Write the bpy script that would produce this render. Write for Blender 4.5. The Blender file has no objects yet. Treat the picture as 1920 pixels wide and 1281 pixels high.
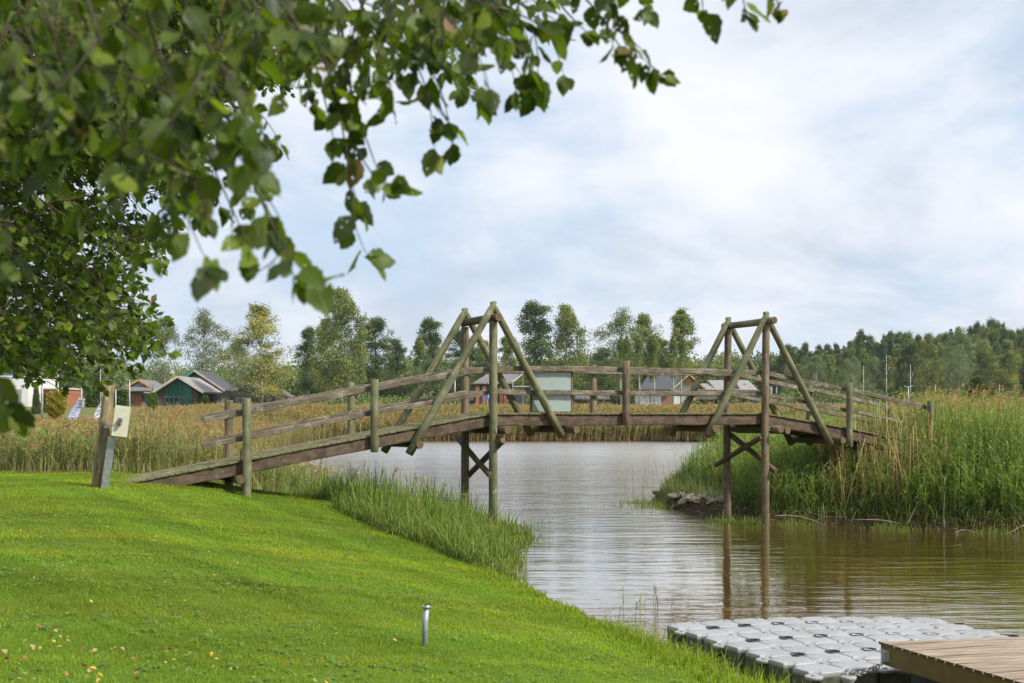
import bpy, math, random
import numpy as np
from mathutils import Vector, Matrix, noise as mn

# ------------------------------------------------------------------ camera, sky, sun, exposure
FPX, HOR, CAMZ = 2400.0, 774.0, 3.13      # focal length and horizon in photo pixels, eye height over the water
scene = bpy.context.scene
cam_d = bpy.data.cameras.new("camera")
cam = bpy.data.objects.new("camera", cam_d)
scene.collection.objects.link(cam)
cam.location = (0, 0, CAMZ)
cam.rotation_euler = (math.radians(90), 0, 0)
cam_d.sensor_width = 36.0
cam_d.lens = FPX / 1920 * 36.0
cam_d.shift_y = (HOR - 640.5) / 1920
cam_d.clip_start = 0.05
cam_d.clip_end = 6000
cam_d.dof.use_dof = True
cam_d.dof.focus_distance = 31.0
cam_d.dof.aperture_fstop = 4.5
scene.camera = cam

SUN = Vector((0.80, -0.42, 0.86)).normalized()
sun_el = math.asin(SUN.z)
sun_az = math.atan2(SUN.x, SUN.y)
world = bpy.data.worlds.new("World")
scene.world = world
world.use_nodes = True


class NT:
    """tiny node-tree helper"""
    def __init__(s, tree, clear=True):
        s.t = tree
        if clear:
            tree.nodes.clear()

    def n(s, typ, **kw):
        nd = s.t.nodes.new(typ)
        for k, v in kw.items():
            if k == 'inp':
                for a, b in v.items():
                    if isinstance(b, bpy.types.NodeSocket):
                        s.t.links.new(b, nd.inputs[a])
                    else:
                        nd.inputs[a].default_value = b
            else:
                setattr(nd, k, v)
        return nd

    def ramp(s, fac, stops, mode='LINEAR'):
        r = s.t.nodes.new('ShaderNodeValToRGB')
        r.color_ramp.interpolation = mode
        e = r.color_ramp.elements
        while len(e) < len(stops):
            e.new(0.5)
        for el, (p, c) in zip(e, stops):
            el.position = p
            el.color = (c[0], c[1], c[2], 1) if not isinstance(c, (int, float)) else (c, c, c, 1)
        s.t.links.new(fac, r.inputs[0])
        return r.outputs[0]

    def mix(s, fac, a, b, blend='MIX'):
        m = s.t.nodes.new('ShaderNodeMix')
        m.data_type = 'RGBA'
        m.blend_type = blend
        for sock, v in ((m.inputs[0], fac), (m.inputs[6], a), (m.inputs[7], b)):
            if isinstance(v, bpy.types.NodeSocket):
                s.t.links.new(v, sock)
            elif isinstance(v, (int, float)):
                sock.default_value = v
            else:
                sock.default_value = (v[0], v[1], v[2], 1)
        return m.outputs[2]

    def math(s, op, a, b=None, clamp=False):
        m = s.t.nodes.new('ShaderNodeMath')
        m.operation = op
        m.use_clamp = clamp
        for i, v in enumerate((a, b)):
            if v is None:
                continue
            if isinstance(v, bpy.types.NodeSocket):
                s.t.links.new(v, m.inputs[i])
            else:
                m.inputs[i].default_value = v
        return m.outputs[0]

    def noise(s, vec, scale, detail=4, rough=0.55, lac=2.0, dist=0.0):
        nd = s.t.nodes.new('ShaderNodeTexNoise')
        nd.inputs['Scale'].default_value = scale
        nd.inputs['Detail'].default_value = detail
        nd.inputs['Roughness'].default_value = rough
        nd.inputs['Lacunarity'].default_value = lac
        nd.inputs['Distortion'].default_value = dist
        if vec is not None:
            s.t.links.new(vec, nd.inputs['Vector'])
        return nd.outputs[0]

    def mapv(s, vec, scale=(1, 1, 1), loc=(0, 0, 0), rot=(0, 0, 0)):
        m = s.t.nodes.new('ShaderNodeMapping')
        m.inputs['Scale'].default_value = scale
        m.inputs['Location'].default_value = loc
        m.inputs['Rotation'].default_value = rot
        s.t.links.new(vec, m.inputs['Vector'])
        return m.outputs[0]


def build_world():
    N = NT(world.node_tree)
    sky = N.n('ShaderNodeTexSky', sky_type='NISHITA')
    sky.sun_disc = False
    sky.sun_elevation = sun_el
    sky.sun_rotation = sun_az
    tc = N.n('ShaderNodeTexCoord')
    d = tc.outputs['Generated']
    sep = N.n('ShaderNodeSeparateXYZ', inp={0: d})
    zz = N.math('ADD', N.math('MAXIMUM', sep.outputs[2], 0.0), 0.36)
    px = N.math('DIVIDE', sep.outputs[0], zz)
    py = N.math('DIVIDE', sep.outputs[1], zz)
    cb = N.n('ShaderNodeCombineXYZ', inp={0: px, 1: py, 2: 0.0})
    v = N.mapv(cb.outputs[0], (1.0, 0.9, 1), (3.1, 1.7, 0), (0, 0, 0.5))
    n1 = N.noise(v, 2.1, 8, 0.56, 2.1, 0.25)
    v2 = N.mapv(cb.outputs[0], (0.8, 1.1, 1), (7.3, 2.2, 4), (0, 0, -0.3))
    n2 = N.noise(v2, 1.9, 8, 0.58, 2.0, 0.3)
    cover = N.ramp(n1, [(0.38, 0.30), (0.48, 0.80), (0.56, 1.0)])
    bright = N.ramp(n2, [(0.38, (0.60, 0.67, 0.77)), (0.49, (0.79, 0.84, 0.92)), (0.62, (0.93, 0.945, 0.98))])
    skyc = N.mix(1.0, sky.outputs[0], (0.115, 0.115, 0.115), 'MULTIPLY')
    blue = N.mix(0.72, skyc, (0.50, 0.68, 0.92))
    col = N.mix(cover, blue, bright)
    bg = N.n('ShaderNodeBackground', inp={0: col, 1: 0.70})
    out = N.n('ShaderNodeOutputWorld', inp={0: bg.outputs[0]})


build_world()

sun_d = bpy.data.lights.new("sun", 'SUN')
sun_d.energy = 3.4
sun_d.angle = math.radians(7)
sun_d.color = (1.0, 0.95, 0.86)
sun_o = bpy.data.objects.new("sun", sun_d)
scene.collection.objects.link(sun_o)
sun_o.rotation_euler = SUN.to_track_quat('Z', 'Y').to_euler()
sun_o.location = SUN * 60

scene.view_settings.view_transform = 'Standard'
scene.view_settings.look = 'None'
scene.view_settings.exposure = 0.62
scene.view_settings.gamma = 1.0
scene.render.engine = 'CYCLES'
scene.cycles.use_denoising = True
scene.cycles.max_bounces = 6
scene.cycles.diffuse_bounces = 3
scene.cycles.glossy_bounces = 3
scene.cycles.transmission_bounces = 4
scene.cycles.transparent_max_bounces = 12
scene.cycles.caustics_reflective = False
scene.cycles.caustics_refractive = False
scene.cycles.volume_max_steps = 64

random.seed(11)
rng = np.random.default_rng(11)


def at(px, py, Y):
    """world point seen at photo pixel (px,py) at distance Y"""
    return np.array([(px - 960) / FPX * Y, Y, CAMZ + (HOR - py) / FPX * Y])


def smooth(a, b, x):
    t = np.clip((x - a) / (b - a), 0, 1)
    return t * t * (3 - 2 * t)


# ------------------------------------------------------------------ terrain shape
RIVER = np.array([
    (60, -140), (22, -40), (9.0, -4), (4.55, 9.0), (3.35, 12.6), (2.55, 15.3), (1.75, 17.7), (1.2, 19.5), (0.35, 22.4),
    (-0.2, 24.6), (0.0, 26.5), (-0.25, 28.5), (0.15, 30.5), (0.35, 31.9), (-0.6, 33.6), (-2.2, 36), (-4.8, 39.5), (-7.6, 45),
    (-10.6, 54), (-13.5, 67), (-16.5, 85), (-19, 104), (-21, 124), (-17, 137), (-8, 139.5), (4, 139), (14, 139.8),
    (22, 137), (21, 120), (16.2, 100), (11.0, 73), (7.0, 52), (5.1, 46), (4.9, 44.6), (5.35, 41.8), (6.2, 38.6),
    (7.0, 36.4), (8.2, 36.1), (9.6, 35.7), (11.0, 34.6), (13.0, 33.4), (16, 32.4), (24, 28), (40, 20), (90, 0), (160, -140)], float)


def sdist(X, Y):
    """distance to the shoreline, positive on land"""
    X = np.asarray(X, float)
    Y = np.asarray(Y, float)
    best = np.full(X.shape, 1e18)
    inside = np.zeros(X.shape, bool)
    n = len(RIVER)
    for i in range(n):
        ax, ay = RIVER[i]
        bx, by = RIVER[(i + 1) % n]
        dx, dy = bx - ax, by - ay
        t = np.clip(((X - ax) * dx + (Y - ay) * dy) / (dx * dx + dy * dy), 0, 1)
        qx, qy = ax + t * dx - X, ay + t * dy - Y
        best = np.minimum(best, qx * qx + qy * qy)
        c = ((ay > Y) != (by > Y)) & (X < (bx - ax) * (Y - ay) / (by - ay + 1e-12) + ax)
        inside ^= c
    d = np.sqrt(best)
    return np.where(inside, -d, d)


def wob(X, Y, s, ph=0.0):
    return (np.sin(X * s * 1.3 + ph) * np.cos(Y * s * 0.9 + ph * 1.7) + 0.5 * np.sin(X * s * 2.9 - Y * s * 2.3 + ph * 3)
            + 0.25 * np.sin(X * s * 6.1 + Y * s * 5.3 + ph * 5)) / 1.75


def smin(a, b, k):
    h = np.clip(0.5 + 0.5 * (b - a) / k, 0, 1)
    return b * (1 - h) + a * h - k * h * (1 - h)


def ground(X, Y, d=None):
    X = np.asarray(X, float)
    Y = np.asarray(Y, float)
    if d is None:
        d = sdist(X, Y)
    d = d + 0.12 * wob(X, Y, 2.1, 1.0) * smooth(60, 30, Y)
    right = smooth(3.5, 5.0, X) * smooth(27, 31, Y) * (1 - smooth(115, 130, Y))
    far = smooth(115, 135, Y)
    slope = 0.205 + 0.22 * right + 0.08 * far
    cap = 1.62 - 0.25 * right + 0.9 * smooth(85, 150, Y) + 1.5 * smooth(165, 195, Y)
    land = smin(slope * np.maximum(d, 0), cap, 0.35) + 0.045 * wob(X, Y, 0.9, 2.0) * smooth(0.5, 3, d)
    cut = 0.20 * right * smooth(0.0, 0.22, d)
    sub = -0.9 * smooth(0, 4, -d) - 0.5 * smooth(0, 0.6, -d)
    return np.where(d > 0, np.maximum(land, 0.0) + cut + 0.02 * smooth(0, .1, d), sub)


def gz(x, y):
    return float(ground(np.array([x]), np.array([y]))[0])


# ------------------------------------------------------------------ materials
def new_mat(name):
    m = bpy.data.materials.new(name)
    m.use_nodes = True
    return m, NT(m.node_tree)


def principled(N, **inp):
    p = N.n('ShaderNodeBsdfPrincipled')
    for k, v in inp.items():
        k = k.replace('_', ' ')
        if isinstance(v, bpy.types.NodeSocket):
            N.t.links.new(v, p.inputs[k])
        else:
            if isinstance(v, tuple) and len(v) == 3:
                v = (*v, 1)
            p.inputs[k].default_value = v
    return p


def finish(N, shader, disp=None):
    N.n('ShaderNodeOutputMaterial', inp={0: shader})


def bump(N, h, strength=0.3, dist=0.01):
    b = N.n('ShaderNodeBump', inp={'Height': h, 'Strength': strength, 'Distance': dist})
    return b.outputs[0]


def wood_mat(name, c1, c2, moss=(0.17, 0.19, 0.07), moss_amt=0.4, dark=(0.035, 0.022, 0.013), grain=1.0, rough=0.85):
    m, N = new_mat(name)
    uv = N.n('ShaderNodeUVMap').outputs[0]
    obj = N.n('ShaderNodeNewGeometry').outputs['Position']
    g = N.noise(N.mapv(uv, (55 * grain, 2.2, 1)), 1.0, 5, 0.65)
    crack = N.noise(N.mapv(uv, (38 * grain, 0.9, 1), (4, 2, 0)), 1.0, 3, 0.5, 2.0, 0.3)
    big = N.noise(N.mapv(uv, (3, 1.3, 1), (9, 3, 0)), 1.0, 4, 0.6)
    base = N.mix(N.ramp(g, [(0.3, 0.0), (0.7, 1.0)]), c1, c2)
    base = N.mix(N.ramp(big, [(0.40, 0.0), (0.60, 0.9)]), base, N.mix(0.62, base, dark))
    pale = N.noise(N.mapv(uv, (9, 3.5, 1), (2, 8, 0)), 1.0, 5, 0.7)
    base = N.mix(N.ramp(pale, [(0.56, 0.0), (0.66, 0.55)]), base, N.mix(1.0, c2, (1.5, 1.5, 1.55), 'MULTIPLY'))
    ms = N.noise(obj, 4.5, 6, 0.65)
    base = N.mix(N.math('MULTIPLY', N.ramp(ms, [(0.42, 0.0), (0.62, 1.0)]), moss_amt), base, moss)
    ck = N.ramp(crack, [(0.30, 1.0), (0.37, 0.0)])
    base = N.mix(N.math('MULTIPLY', ck, 0.8), base, dark)
    kn = N.n('ShaderNodeTexVoronoi', inp={'Vector': N.mapv(uv, (5, 1.6, 1)), 'Scale': 1.0})
    kd = N.ramp(kn.outputs['Distance'], [(0.05, 1.0), (0.11, 0.0)])
    base = N.mix(N.math('MULTIPLY', kd, 0.6), base, dark)
    h = N.math('SUBTRACT', g, N.math('MULTIPLY', ck, 1.5))
    p = principled(N, Base_Color=base, Roughness=rough, Specular_IOR_Level=0.2, Normal=bump(N, h, 0.6, 0.006))
    finish(N, p.outputs[0])
    return m


def plain_mat(name, col, rough=0.6, metal=0.0, var=0.12, scale=4.0, spec=0.3, bumps=0.0):
    m, N = new_mat(name)
    obj = N.n('ShaderNodeNewGeometry').outputs['Position']
    n1 = N.noise(obj, scale, 5, 0.6)
    lo = tuple(c * (1 - var * 2) for c in col)
    hi = tuple(min(1, c * (1 + var)) for c in col)
    c = N.ramp(n1, [(0.3, lo), (0.7, hi)])
    kw = dict(Base_Color=c, Roughness=rough, Metallic=metal, Specular_IOR_Level=spec)
    if bumps:
        kw['Normal'] = bump(N, N.noise(obj, scale * 8, 4, 0.6), bumps, 0.01)
    p = principled(N, **kw)
    finish(N, p.outputs[0])
    return m


def veg_mat(name, transl=0.35, rough=0.6, spec=0.25, var=0.0):
    m, N = new_mat(name)
    col = N.n('ShaderNodeAttribute', attribute_name='Col').outputs[0]
    if var:
        pos = N.n('ShaderNodeNewGeometry').outputs['Position']
        nz = N.noise(pos, 0.7, 3, 0.6)
        col = N.mix(var, col, N.ramp(nz, [(0.35, (0.45, 0.6, 0.4)), (0.65, (1.25, 1.2, 1.0))]), 'MULTIPLY')
    p = principled(N, Base_Color=col, Roughness=rough, Specular_IOR_Level=spec)
    tr = N.n('ShaderNodeBsdfTranslucent', inp={0: N.mix(1.0, col, (1.5, 1.5, 0.9), 'MULTIPLY')})
    mx = N.n('ShaderNodeMixShader', inp={0: transl, 1: p.outputs[0], 2: tr.outputs[0]})
    finish(N, mx.outputs[0])
    return m


def leaf_mat(name, holes=True):
    m, N = new_mat(name)
    col = N.n('ShaderNodeAttribute', attribute_name='Col').outputs[0]
    uv = N.n('ShaderNodeUVMap').outputs[0]
    sp = N.n('ShaderNodeSeparateXYZ', inp={0: uv})
    au = N.math('ABSOLUTE', N.math('SUBTRACT', N.math('FRACT', sp.outputs[0]), 0.5))
    mid = N.ramp(au, [(0.0, 1.0), (0.035, 0.0)])
    w = N.math('SINE', N.math('MULTIPLY', N.math('SUBTRACT', N.math('MULTIPLY', sp.outputs[1], 1.0), N.math('MULTIPLY', au, 1.1)), 48.0))
    vein = N.math('MAXIMUM', N.math('MULTIPLY', mid, 0.8), N.ramp(w, [(0.80, 0.0), (0.98, 0.45)]))
    pos = N.n('ShaderNodeNewGeometry')
    col = N.mix(vein, col, N.mix(1.0, col, (1.7, 1.5, 1.7), 'MULTIPLY'))
    spots = N.ramp(N.noise(pos.outputs['Position'], 60, 3, 0.6), [(0.63, 0.0), (0.69, 0.8)])
    col = N.mix(spots, col, (0.10, 0.055, 0.02))
    under = N.mix(1.0, col, (1.5, 1.3, 3.0), 'MULTIPLY')
    c2 = N.mix(pos.outputs['Backfacing'], col, under)
    p = principled(N, Base_Color=c2, Roughness=0.45, Specular_IOR_Level=0.32, Normal=bump(N, vein, 0.4, 0.002))
    tr = N.n('ShaderNodeBsdfTranslucent', inp={0: N.mix(1.0, col, (1.6, 1.7, 0.7), 'MULTIPLY')})
    mx = N.n('ShaderNodeMixShader', inp={0: 0.43, 1: p.outputs[0], 2: tr.outputs[0]})
    sh = mx.outputs[0]
    if holes:
        nh = N.noise(pos.outputs['Position'], 75, 1, 0.4)
        sel = N.noise(pos.outputs['Position'], 7, 1, 0.5)
        hole = N.math('MULTIPLY', N.math('GREATER_THAN', nh, 0.70), N.math('GREATER_THAN', sel, 0.47))
        tp = N.n('ShaderNodeBsdfTransparent')
        mx2 = N.n('ShaderNodeMixShader', inp={0: hole, 1: sh, 2: tp.outputs[0]})
        sh = mx2.outputs[0]
    finish(N, sh)
    return m


def ground_mat():
    m, N = new_mat("ground")
    col = N.n('ShaderNodeAttribute', attribute_name='Col').outputs[0]
    pos = N.n('ShaderNodeNewGeometry').outputs['Position']
    n1 = N.noise(pos, 1.1, 6, 0.65)
    n2 = N.noise(pos, 22, 5, 0.7)
    c = N.mix(1.0, col, N.ramp(n1, [(0.3, (0.65, 0.7, 0.6)), (0.7, (1.25, 1.2, 1.1))]), 'MULTIPLY')
    c = N.mix(1.0, c, N.ramp(n2, [(0.3, (0.55, 0.55, 0.55)), (0.7, (1.25, 1.25, 1.2))]), 'MULTIPLY')
    p = principled(N, Base_Color=c, Roughness=0.9, Specular_IOR_Level=0.15, Normal=bump(N, n2, 0.8, 0.03))
    finish(N, p.outputs[0])
    return m


def water_mat():
    m, N = new_mat("river_water")
    pos = N.n('ShaderNodeNewGeometry').outputs['Position']
    r1 = N.noise(N.mapv(pos, (0.55, 2.5, 1), (0, 0, 0), (0, 0, 0.10)), 1.0, 3, 0.5, 2.0, 0.4)
    r2 = N.noise(N.mapv(pos, (1.7, 7.0, 1), (3, 1, 0), (0, 0, -0.06)), 1.0, 3, 0.55, 2.0, 0.3)
    r3 = N.noise(N.mapv(pos, (0.10, 0.34, 1), (3, 7, 0), (0, 0, 0.2)), 1.0, 3, 0.5)
    patch = N.ramp(r3, [(0.35, 0.45), (0.65, 1.0)])
    h = N.math('ADD', N.math('MULTIPLY', r1, 0.017), N.math('MULTIPLY', r2, 0.0052))
    h = N.math('MULTIPLY', h, patch)
    spy = N.n('ShaderNodeSeparateXYZ', inp={0: pos})
    open_w = N.n('ShaderNodeMapRange', inp={0: spy.outputs[1], 1: 22.0, 2: 65.0, 3: 1.35, 4: 5.5})
    h = N.math('MULTIPLY', h, open_w.outputs[0])
    nb = N.n('ShaderNodeBump', inp={'Height': h, 'Strength': 1.0, 'Distance': 1.0})
    sed = N.noise(pos, 0.35, 4, 0.6)
    base = N.ramp(sed, [(0.3, (0.115, 0.066, 0.007)), (0.7, (0.165, 0.098, 0.012))])
    rgh = N.n('ShaderNodeMapRange', inp={0: spy.outputs[1], 1: 28.0, 2: 100.0, 3: 0.035, 4: 0.22})
    body = N.n('ShaderNodeBsdfDiffuse', inp={'Color': base})
    gl = N.n('ShaderNodeBsdfGlossy', inp={'Color': (0.97, 0.94, 0.91, 1), 'Roughness': rgh.outputs[0], 'Normal': nb.outputs[0]})
    fr = N.n('ShaderNodeFresnel', inp={'IOR': 1.5, 'Normal': nb.outputs[0]})
    fac = N.math('ADD', N.math('MULTIPLY', fr.outputs[0], 1.5), 0.05, True)
    mx = N.n('ShaderNodeMixShader', inp={0: fac, 1: body.outputs[0], 2: gl.outputs[0]})
    finish(N, mx.outputs[0])
    return m


def shingle_mat(name, c, rough=0.8, sc=1.0):
    m, N = new_mat(name)
    uv = N.n('ShaderNodeUVMap').outputs[0]
    br = N.n('ShaderNodeTexBrick', inp={'Vector': uv, 'Scale': 2.5 * sc, 'Color1': (*c, 1), 'Color2': tuple(x * 0.75 for x in c) + (1,),
                                        'Mortar': tuple(x * 0.45 for x in c) + (1,), 'Mortar Size': 0.015})
    nz = N.noise(uv, 1.3, 5, 0.6)
    col = N.mix(1.0, br.outputs[0], N.ramp(nz, [(0.3, 0.75), (0.7, 1.15)]), 'MULTIPLY')
    p = principled(N, Base_Color=col, Roughness=rough, Normal=bump(N, br.outputs[1], -0.4, 0.02))
    finish(N, p.outputs[0])
    return m


def board_mat(name, c1, c2, width=0.15, vertical=True):
    m, N = new_mat(name)
    uv = N.n('ShaderNodeUVMap').outputs[0]
    sp = N.n('ShaderNodeSeparateXYZ', inp={0: uv})
    a = sp.outputs[0] if vertical else sp.outputs[1]
    k = N.math('DIVIDE', a, width)
    wn = N.n('ShaderNodeTexWhiteNoise', noise_dimensions='1D')
    N.t.links.new(N.math('FLOOR', k), wn.inputs['W'])
    fr = N.math('FRACT', k)
    gap = N.ramp(N.math('ABSOLUTE', N.math('SUBTRACT', fr, 0.5)), [(0.44, 0.0), (0.48, 1.0)])
    g = N.noise(N.mapv(uv, (14, 3, 1) if vertical else (3, 14, 1)), 1.0, 5, 0.6)
    c = N.mix(wn.outputs[0], c1, c2)
    c = N.mix(1.0, c, N.ramp(g, [(0.3, 0.7), (0.7, 1.2)]), 'MULTIPLY')
    c = N.mix(N.math('MULTIPLY', gap, 0.75), c, (0.02, 0.015, 0.012))
    p = principled(N, Base_Color=c, Roughness=0.8, Specular_IOR_Level=0.2)
    finish(N, p.outputs[0])
    return m


def glass_mat(name, tint, rough=0.08):
    m, N = new_mat(name)
    pos = N.n('ShaderNodeNewGeometry').outputs['Position']
    c = N.ramp(N.noise(pos, 1.2, 3, 0.5), [(0.3, tuple(x * 0.6 for x in tint)), (0.7, tint)])
    p = principled(N, Base_Color=c, Roughness=rough, Specular_IOR_Level=0.8)
    finish(N, p.outputs[0])
    return m


def print_mat(name, c, ink, scale=9.0):
    m, N = new_mat(name)
    pos = N.n('ShaderNodeNewGeometry').outputs['Position']
    a = N.noise(N.mapv(pos, (1.0, 1, 3.2), (0, 0, 0), (0, 0.5, 0)), scale, 2, 0.4, 2, 0.6)
    f = N.ramp(a, [(0.52, 0.0), (0.545, 1.0)])
    b = N.noise(pos, 1.4, 2, 0.5)
    c0 = N.mix(N.ramp(b, [(0.4, 0.0), (0.6, 0.5)]), c, tuple(x * 0.7 for x in c))
    p = principled(N, Base_Color=N.mix(f, c0, ink), Roughness=0.6)
    finish(N, p.outputs[0])
    return m


M = {}
M['ground'] = ground_mat()
M['water'] = water_mat()
M['post_green'] = wood_mat('green_treated_log', (0.155, 0.145, 0.080), (0.29, 0.275, 0.175), moss=(0.105, 0.135, 0.055), moss_amt=0.7)
M['post_brown'] = wood_mat('brown_treated_log', (0.13, 0.09, 0.06), (0.28, 0.215, 0.155), moss=(0.18, 0.18, 0.08), moss_amt=0.35)
M['log_dark'] = wood_mat('dark_log', (0.075, 0.05, 0.028), (0.17, 0.12, 0.07), moss=(0.10, 0.11, 0.035), moss_amt=0.5)
M['beam'] = wood_mat('beam_wood', (0.058, 0.038, 0.026), (0.16, 0.112, 0.078), moss=(0.20, 0.17, 0.12), moss_amt=0.35, grain=0.8)
M['rail'] = wood_mat('rail_wood', (0.115, 0.09, 0.065), (0.36, 0.315, 0.25), moss=(0.10, 0.085, 0.045), moss_amt=0.75, grain=0.9)
M['plank'] = wood_mat('mossy_plank', (0.16, 0.14, 0.07), (0.29, 0.26, 0.15), moss=(0.15, 0.16, 0.05), moss_amt=0.75)
M['old_post'] = wood_mat('weathered_post', (0.16, 0.115, 0.055), (0.42, 0.34, 0.20), moss=(0.28, 0.24, 0.13), moss_amt=0.3, grain=0.6)
M['end_grain'] = plain_mat('end_grain', (0.15, 0.095, 0.055), 0.9, var=0.3, scale=25)
M['end_light'] = plain_mat('end_grain_pale', (0.17, 0.12, 0.07), 0.9, var=0.3, scale=25)
M['steel'] = plain_mat('galvanised_steel', (0.42, 0.44, 0.45), 0.42, 0.75, 0.15, 14)
M['pipe'] = plain_mat('grey_pipe', (0.36, 0.38, 0.40), 0.5, 0.35, 0.15, 20)
M['chain'] = plain_mat('chain_steel', (0.30, 0.29, 0.27), 0.45, 0.8, 0.2, 40)
M['rust'] = plain_mat('rusty_metal', (0.16, 0.075, 0.04), 0.8, 0.3, 0.3, 30)
M['cream'] = plain_mat('cream_plastic', (0.62, 0.59, 0.47), 0.5, 0, 0.06, 9)
M['red'] = plain_mat('faded_red_plastic', (0.33, 0.09, 0.07), 0.5, 0, 0.2, 30)
M['panel'] = plain_mat('frosted_panel', (0.27, 0.34, 0.315), 0.35, 0, 0.03, 1.2, 0.5)
M['floattop'] = None
M['mud'] = plain_mat('mud', (0.10, 0.065, 0.04), 0.85, 0, 0.3, 6, bumps=0.8)
M['rock'] = plain_mat('river_rock', (0.30, 0.25, 0.19), 0.85, 0, 0.3, 9, bumps=0.7)
M['pinkrock'] = plain_mat('pink_granite', (0.42, 0.27, 0.22), 0.85, 0, 0.25, 4, bumps=0.5)
M['twig'] = plain_mat('twig_bark', (0.075, 0.055, 0.04), 0.9, 0, 0.2, 30)
M['bark'] = plain_mat('bark', (0.09, 0.075, 0.06), 0.95, 0, 0.35, 12, bumps=0.9)
M['deadwood'] = plain_mat('dead_wood', (0.24, 0.19, 0.14), 0.9, 0, 0.25, 14)
M['veg'] = veg_mat('blade', 0.35, 0.55, 0.3)
M['lawn'] = veg_mat('lawn_blade', 0.42, 0.5, 0.3)
M['far_leaf'] = veg_mat('far_foliage', 0.30, 0.7, 0.15)
M['leaf'] = leaf_mat('near_leaf', True)
M['leaf2'] = leaf_mat('crown_leaf', False)
M['litter'] = veg_mat('leaf_litter', 0.15, 0.6, 0.3)


def birch_mat():
    m, N = new_mat('birch_bark')
    pos = N.n('ShaderNodeTexCoord').outputs['Object']
    a = N.noise(N.mapv(pos, (3, 3, 1.4)), 1.5, 4, 0.7)
    c = N.mix(N.ramp(a, [(0.50, 0.0), (0.58, 1.0)]), (0.50, 0.48, 0.43), (0.11, 0.10, 0.09))
    finish(N, principled(N, Base_Color=c, Roughness=0.8).outputs[0])
    return m


M['birch'] = birch_mat()
M['pine_bark'] = plain_mat('dark_trunk', (0.13, 0.11, 0.085), 0.9, 0, 0.3, 2)


def float_mat():
    m, N = new_mat('grey_float_plastic')
    tc = N.n('ShaderNodeTexCoord')
    ob = tc.outputs['Object']
    sp = N.n('ShaderNodeSeparateXYZ', inp={0: ob})
    wv = N.math('SINE', N.math('MULTIPLY', sp.outputs[0], 2 * math.pi / 0.021))
    mx = N.math('MAXIMUM', N.math('ABSOLUTE', sp.outputs[0]), N.math('ABSOLUTE', sp.outputs[1]))
    mask = N.ramp(mx, [(0.175, 1.0), (0.19, 0.0)])
    h = N.math('MULTIPLY', wv, mask)
    pos = N.n('ShaderNodeNewGeometry').outputs['Position']
    n1 = N.noise(pos, 2.2, 5, 0.6)
    top = N.ramp(n1, [(0.3, (0.285, 0.285, 0.285)), (0.7, (0.36, 0.36, 0.362))])
    dirt = N.noise(pos, 11, 5, 0.7)
    top = N.mix(N.ramp(dirt, [(0.60, 0.0), (0.74, 0.45)]), top, (0.25, 0.24, 0.17))
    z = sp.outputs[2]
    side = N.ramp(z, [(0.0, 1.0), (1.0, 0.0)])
    alg_shade = N.n('ShaderNodeMapRange', inp={0: z, 1: -0.07, 2: -0.03, 3: 1.0, 4: 0.0})  # olive side tint: algae stain, with the sides' shade mixed into the colour
    f = N.math('MULTIPLY', alg_shade.outputs[0], N.ramp(dirt, [(0.2, 0.6), (0.6, 1.0)]), True)
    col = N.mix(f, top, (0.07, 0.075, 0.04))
    p = principled(N, Base_Color=col, Roughness=0.5, Specular_IOR_Level=0.35, Normal=bump(N, h, 0.35, 0.002))
    finish(N, p.outputs[0])
    return m


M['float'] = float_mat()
M['float_dark'] = plain_mat('dark_float', (0.07, 0.075, 0.075), 0.5, 0, 0.2, 8)
M['pocket'] = plain_mat('pocket_plastic', (0.12, 0.125, 0.13), 0.6, 0, 0.2, 30)
M['tan'] = board_mat('tan_decking', (0.30, 0.225, 0.16), (0.38, 0.30, 0.225), 0.5)
M['tan_end'] = plain_mat('decking_end', (0.10, 0.06, 0.03), 0.8, 0, 0.2, 20)
M['fascia'] = plain_mat('brown_fascia_paint', (0.15, 0.10, 0.032), 0.45, 0, 0.14, 5)
# house materials
M['white'] = plain_mat('white_render', (0.74, 0.73, 0.70), 0.8, 0, 0.05, 0.6)
M['offwhite'] = plain_mat('pale_render', (0.60, 0.58, 0.53), 0.8, 0, 0.08, 0.6)
M['grey'] = plain_mat('grey_render', (0.30, 0.30, 0.30), 0.8, 0, 0.1, 0.8)
M['dkgrey'] = plain_mat('dark_grey_cladding', (0.085, 0.085, 0.09), 0.7, 0, 0.15, 1)
M['navy'] = plain_mat('dark_blue_wall', (0.045, 0.06, 0.09), 0.7, 0, 0.15, 1)
M['orange'] = board_mat('orange_brick_wall', (0.38, 0.165, 0.085), (0.32, 0.13, 0.07), 0.25, False)
M['brick'] = board_mat('brown_brick', (0.27, 0.16, 0.10), (0.34, 0.21, 0.14), 0.25, False)
M['roof_grey'] = shingle_mat('grey_shingles', (0.21, 0.205, 0.205))
M['roof_pale'] = shingle_mat('pale_shingles', (0.36, 0.33, 0.31))
M['roof_dark'] = shingle_mat('dark_roof', (0.085, 0.09, 0.10), sc=0.7)
M['timber'] = board_mat('weathered_board', (0.33, 0.29, 0.25), (0.47, 0.43, 0.38), 0.55)
M['osb'] = plain_mat('new_timber', (0.55, 0.31, 0.11), 0.8, 0, 0.2, 2)
M['brownclad'] = board_mat('brown_cladding', (0.10, 0.075, 0.065), (0.14, 0.11, 0.095), 0.3)
M['fascia_w'] = plain_mat('pale_bargeboard', (0.52, 0.45, 0.38), 0.7, 0, 0.1, 1)
M['gglass'] = board_mat('green_curtained_glass', (0.018, 0.12, 0.09), (0.05, 0.23, 0.175), 0.55)
M['gglass_dark'] = glass_mat('dark_green_glass', (0.015, 0.07, 0.06))
M['glass'] = glass_mat('window_glass', (0.05, 0.07, 0.085))
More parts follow.
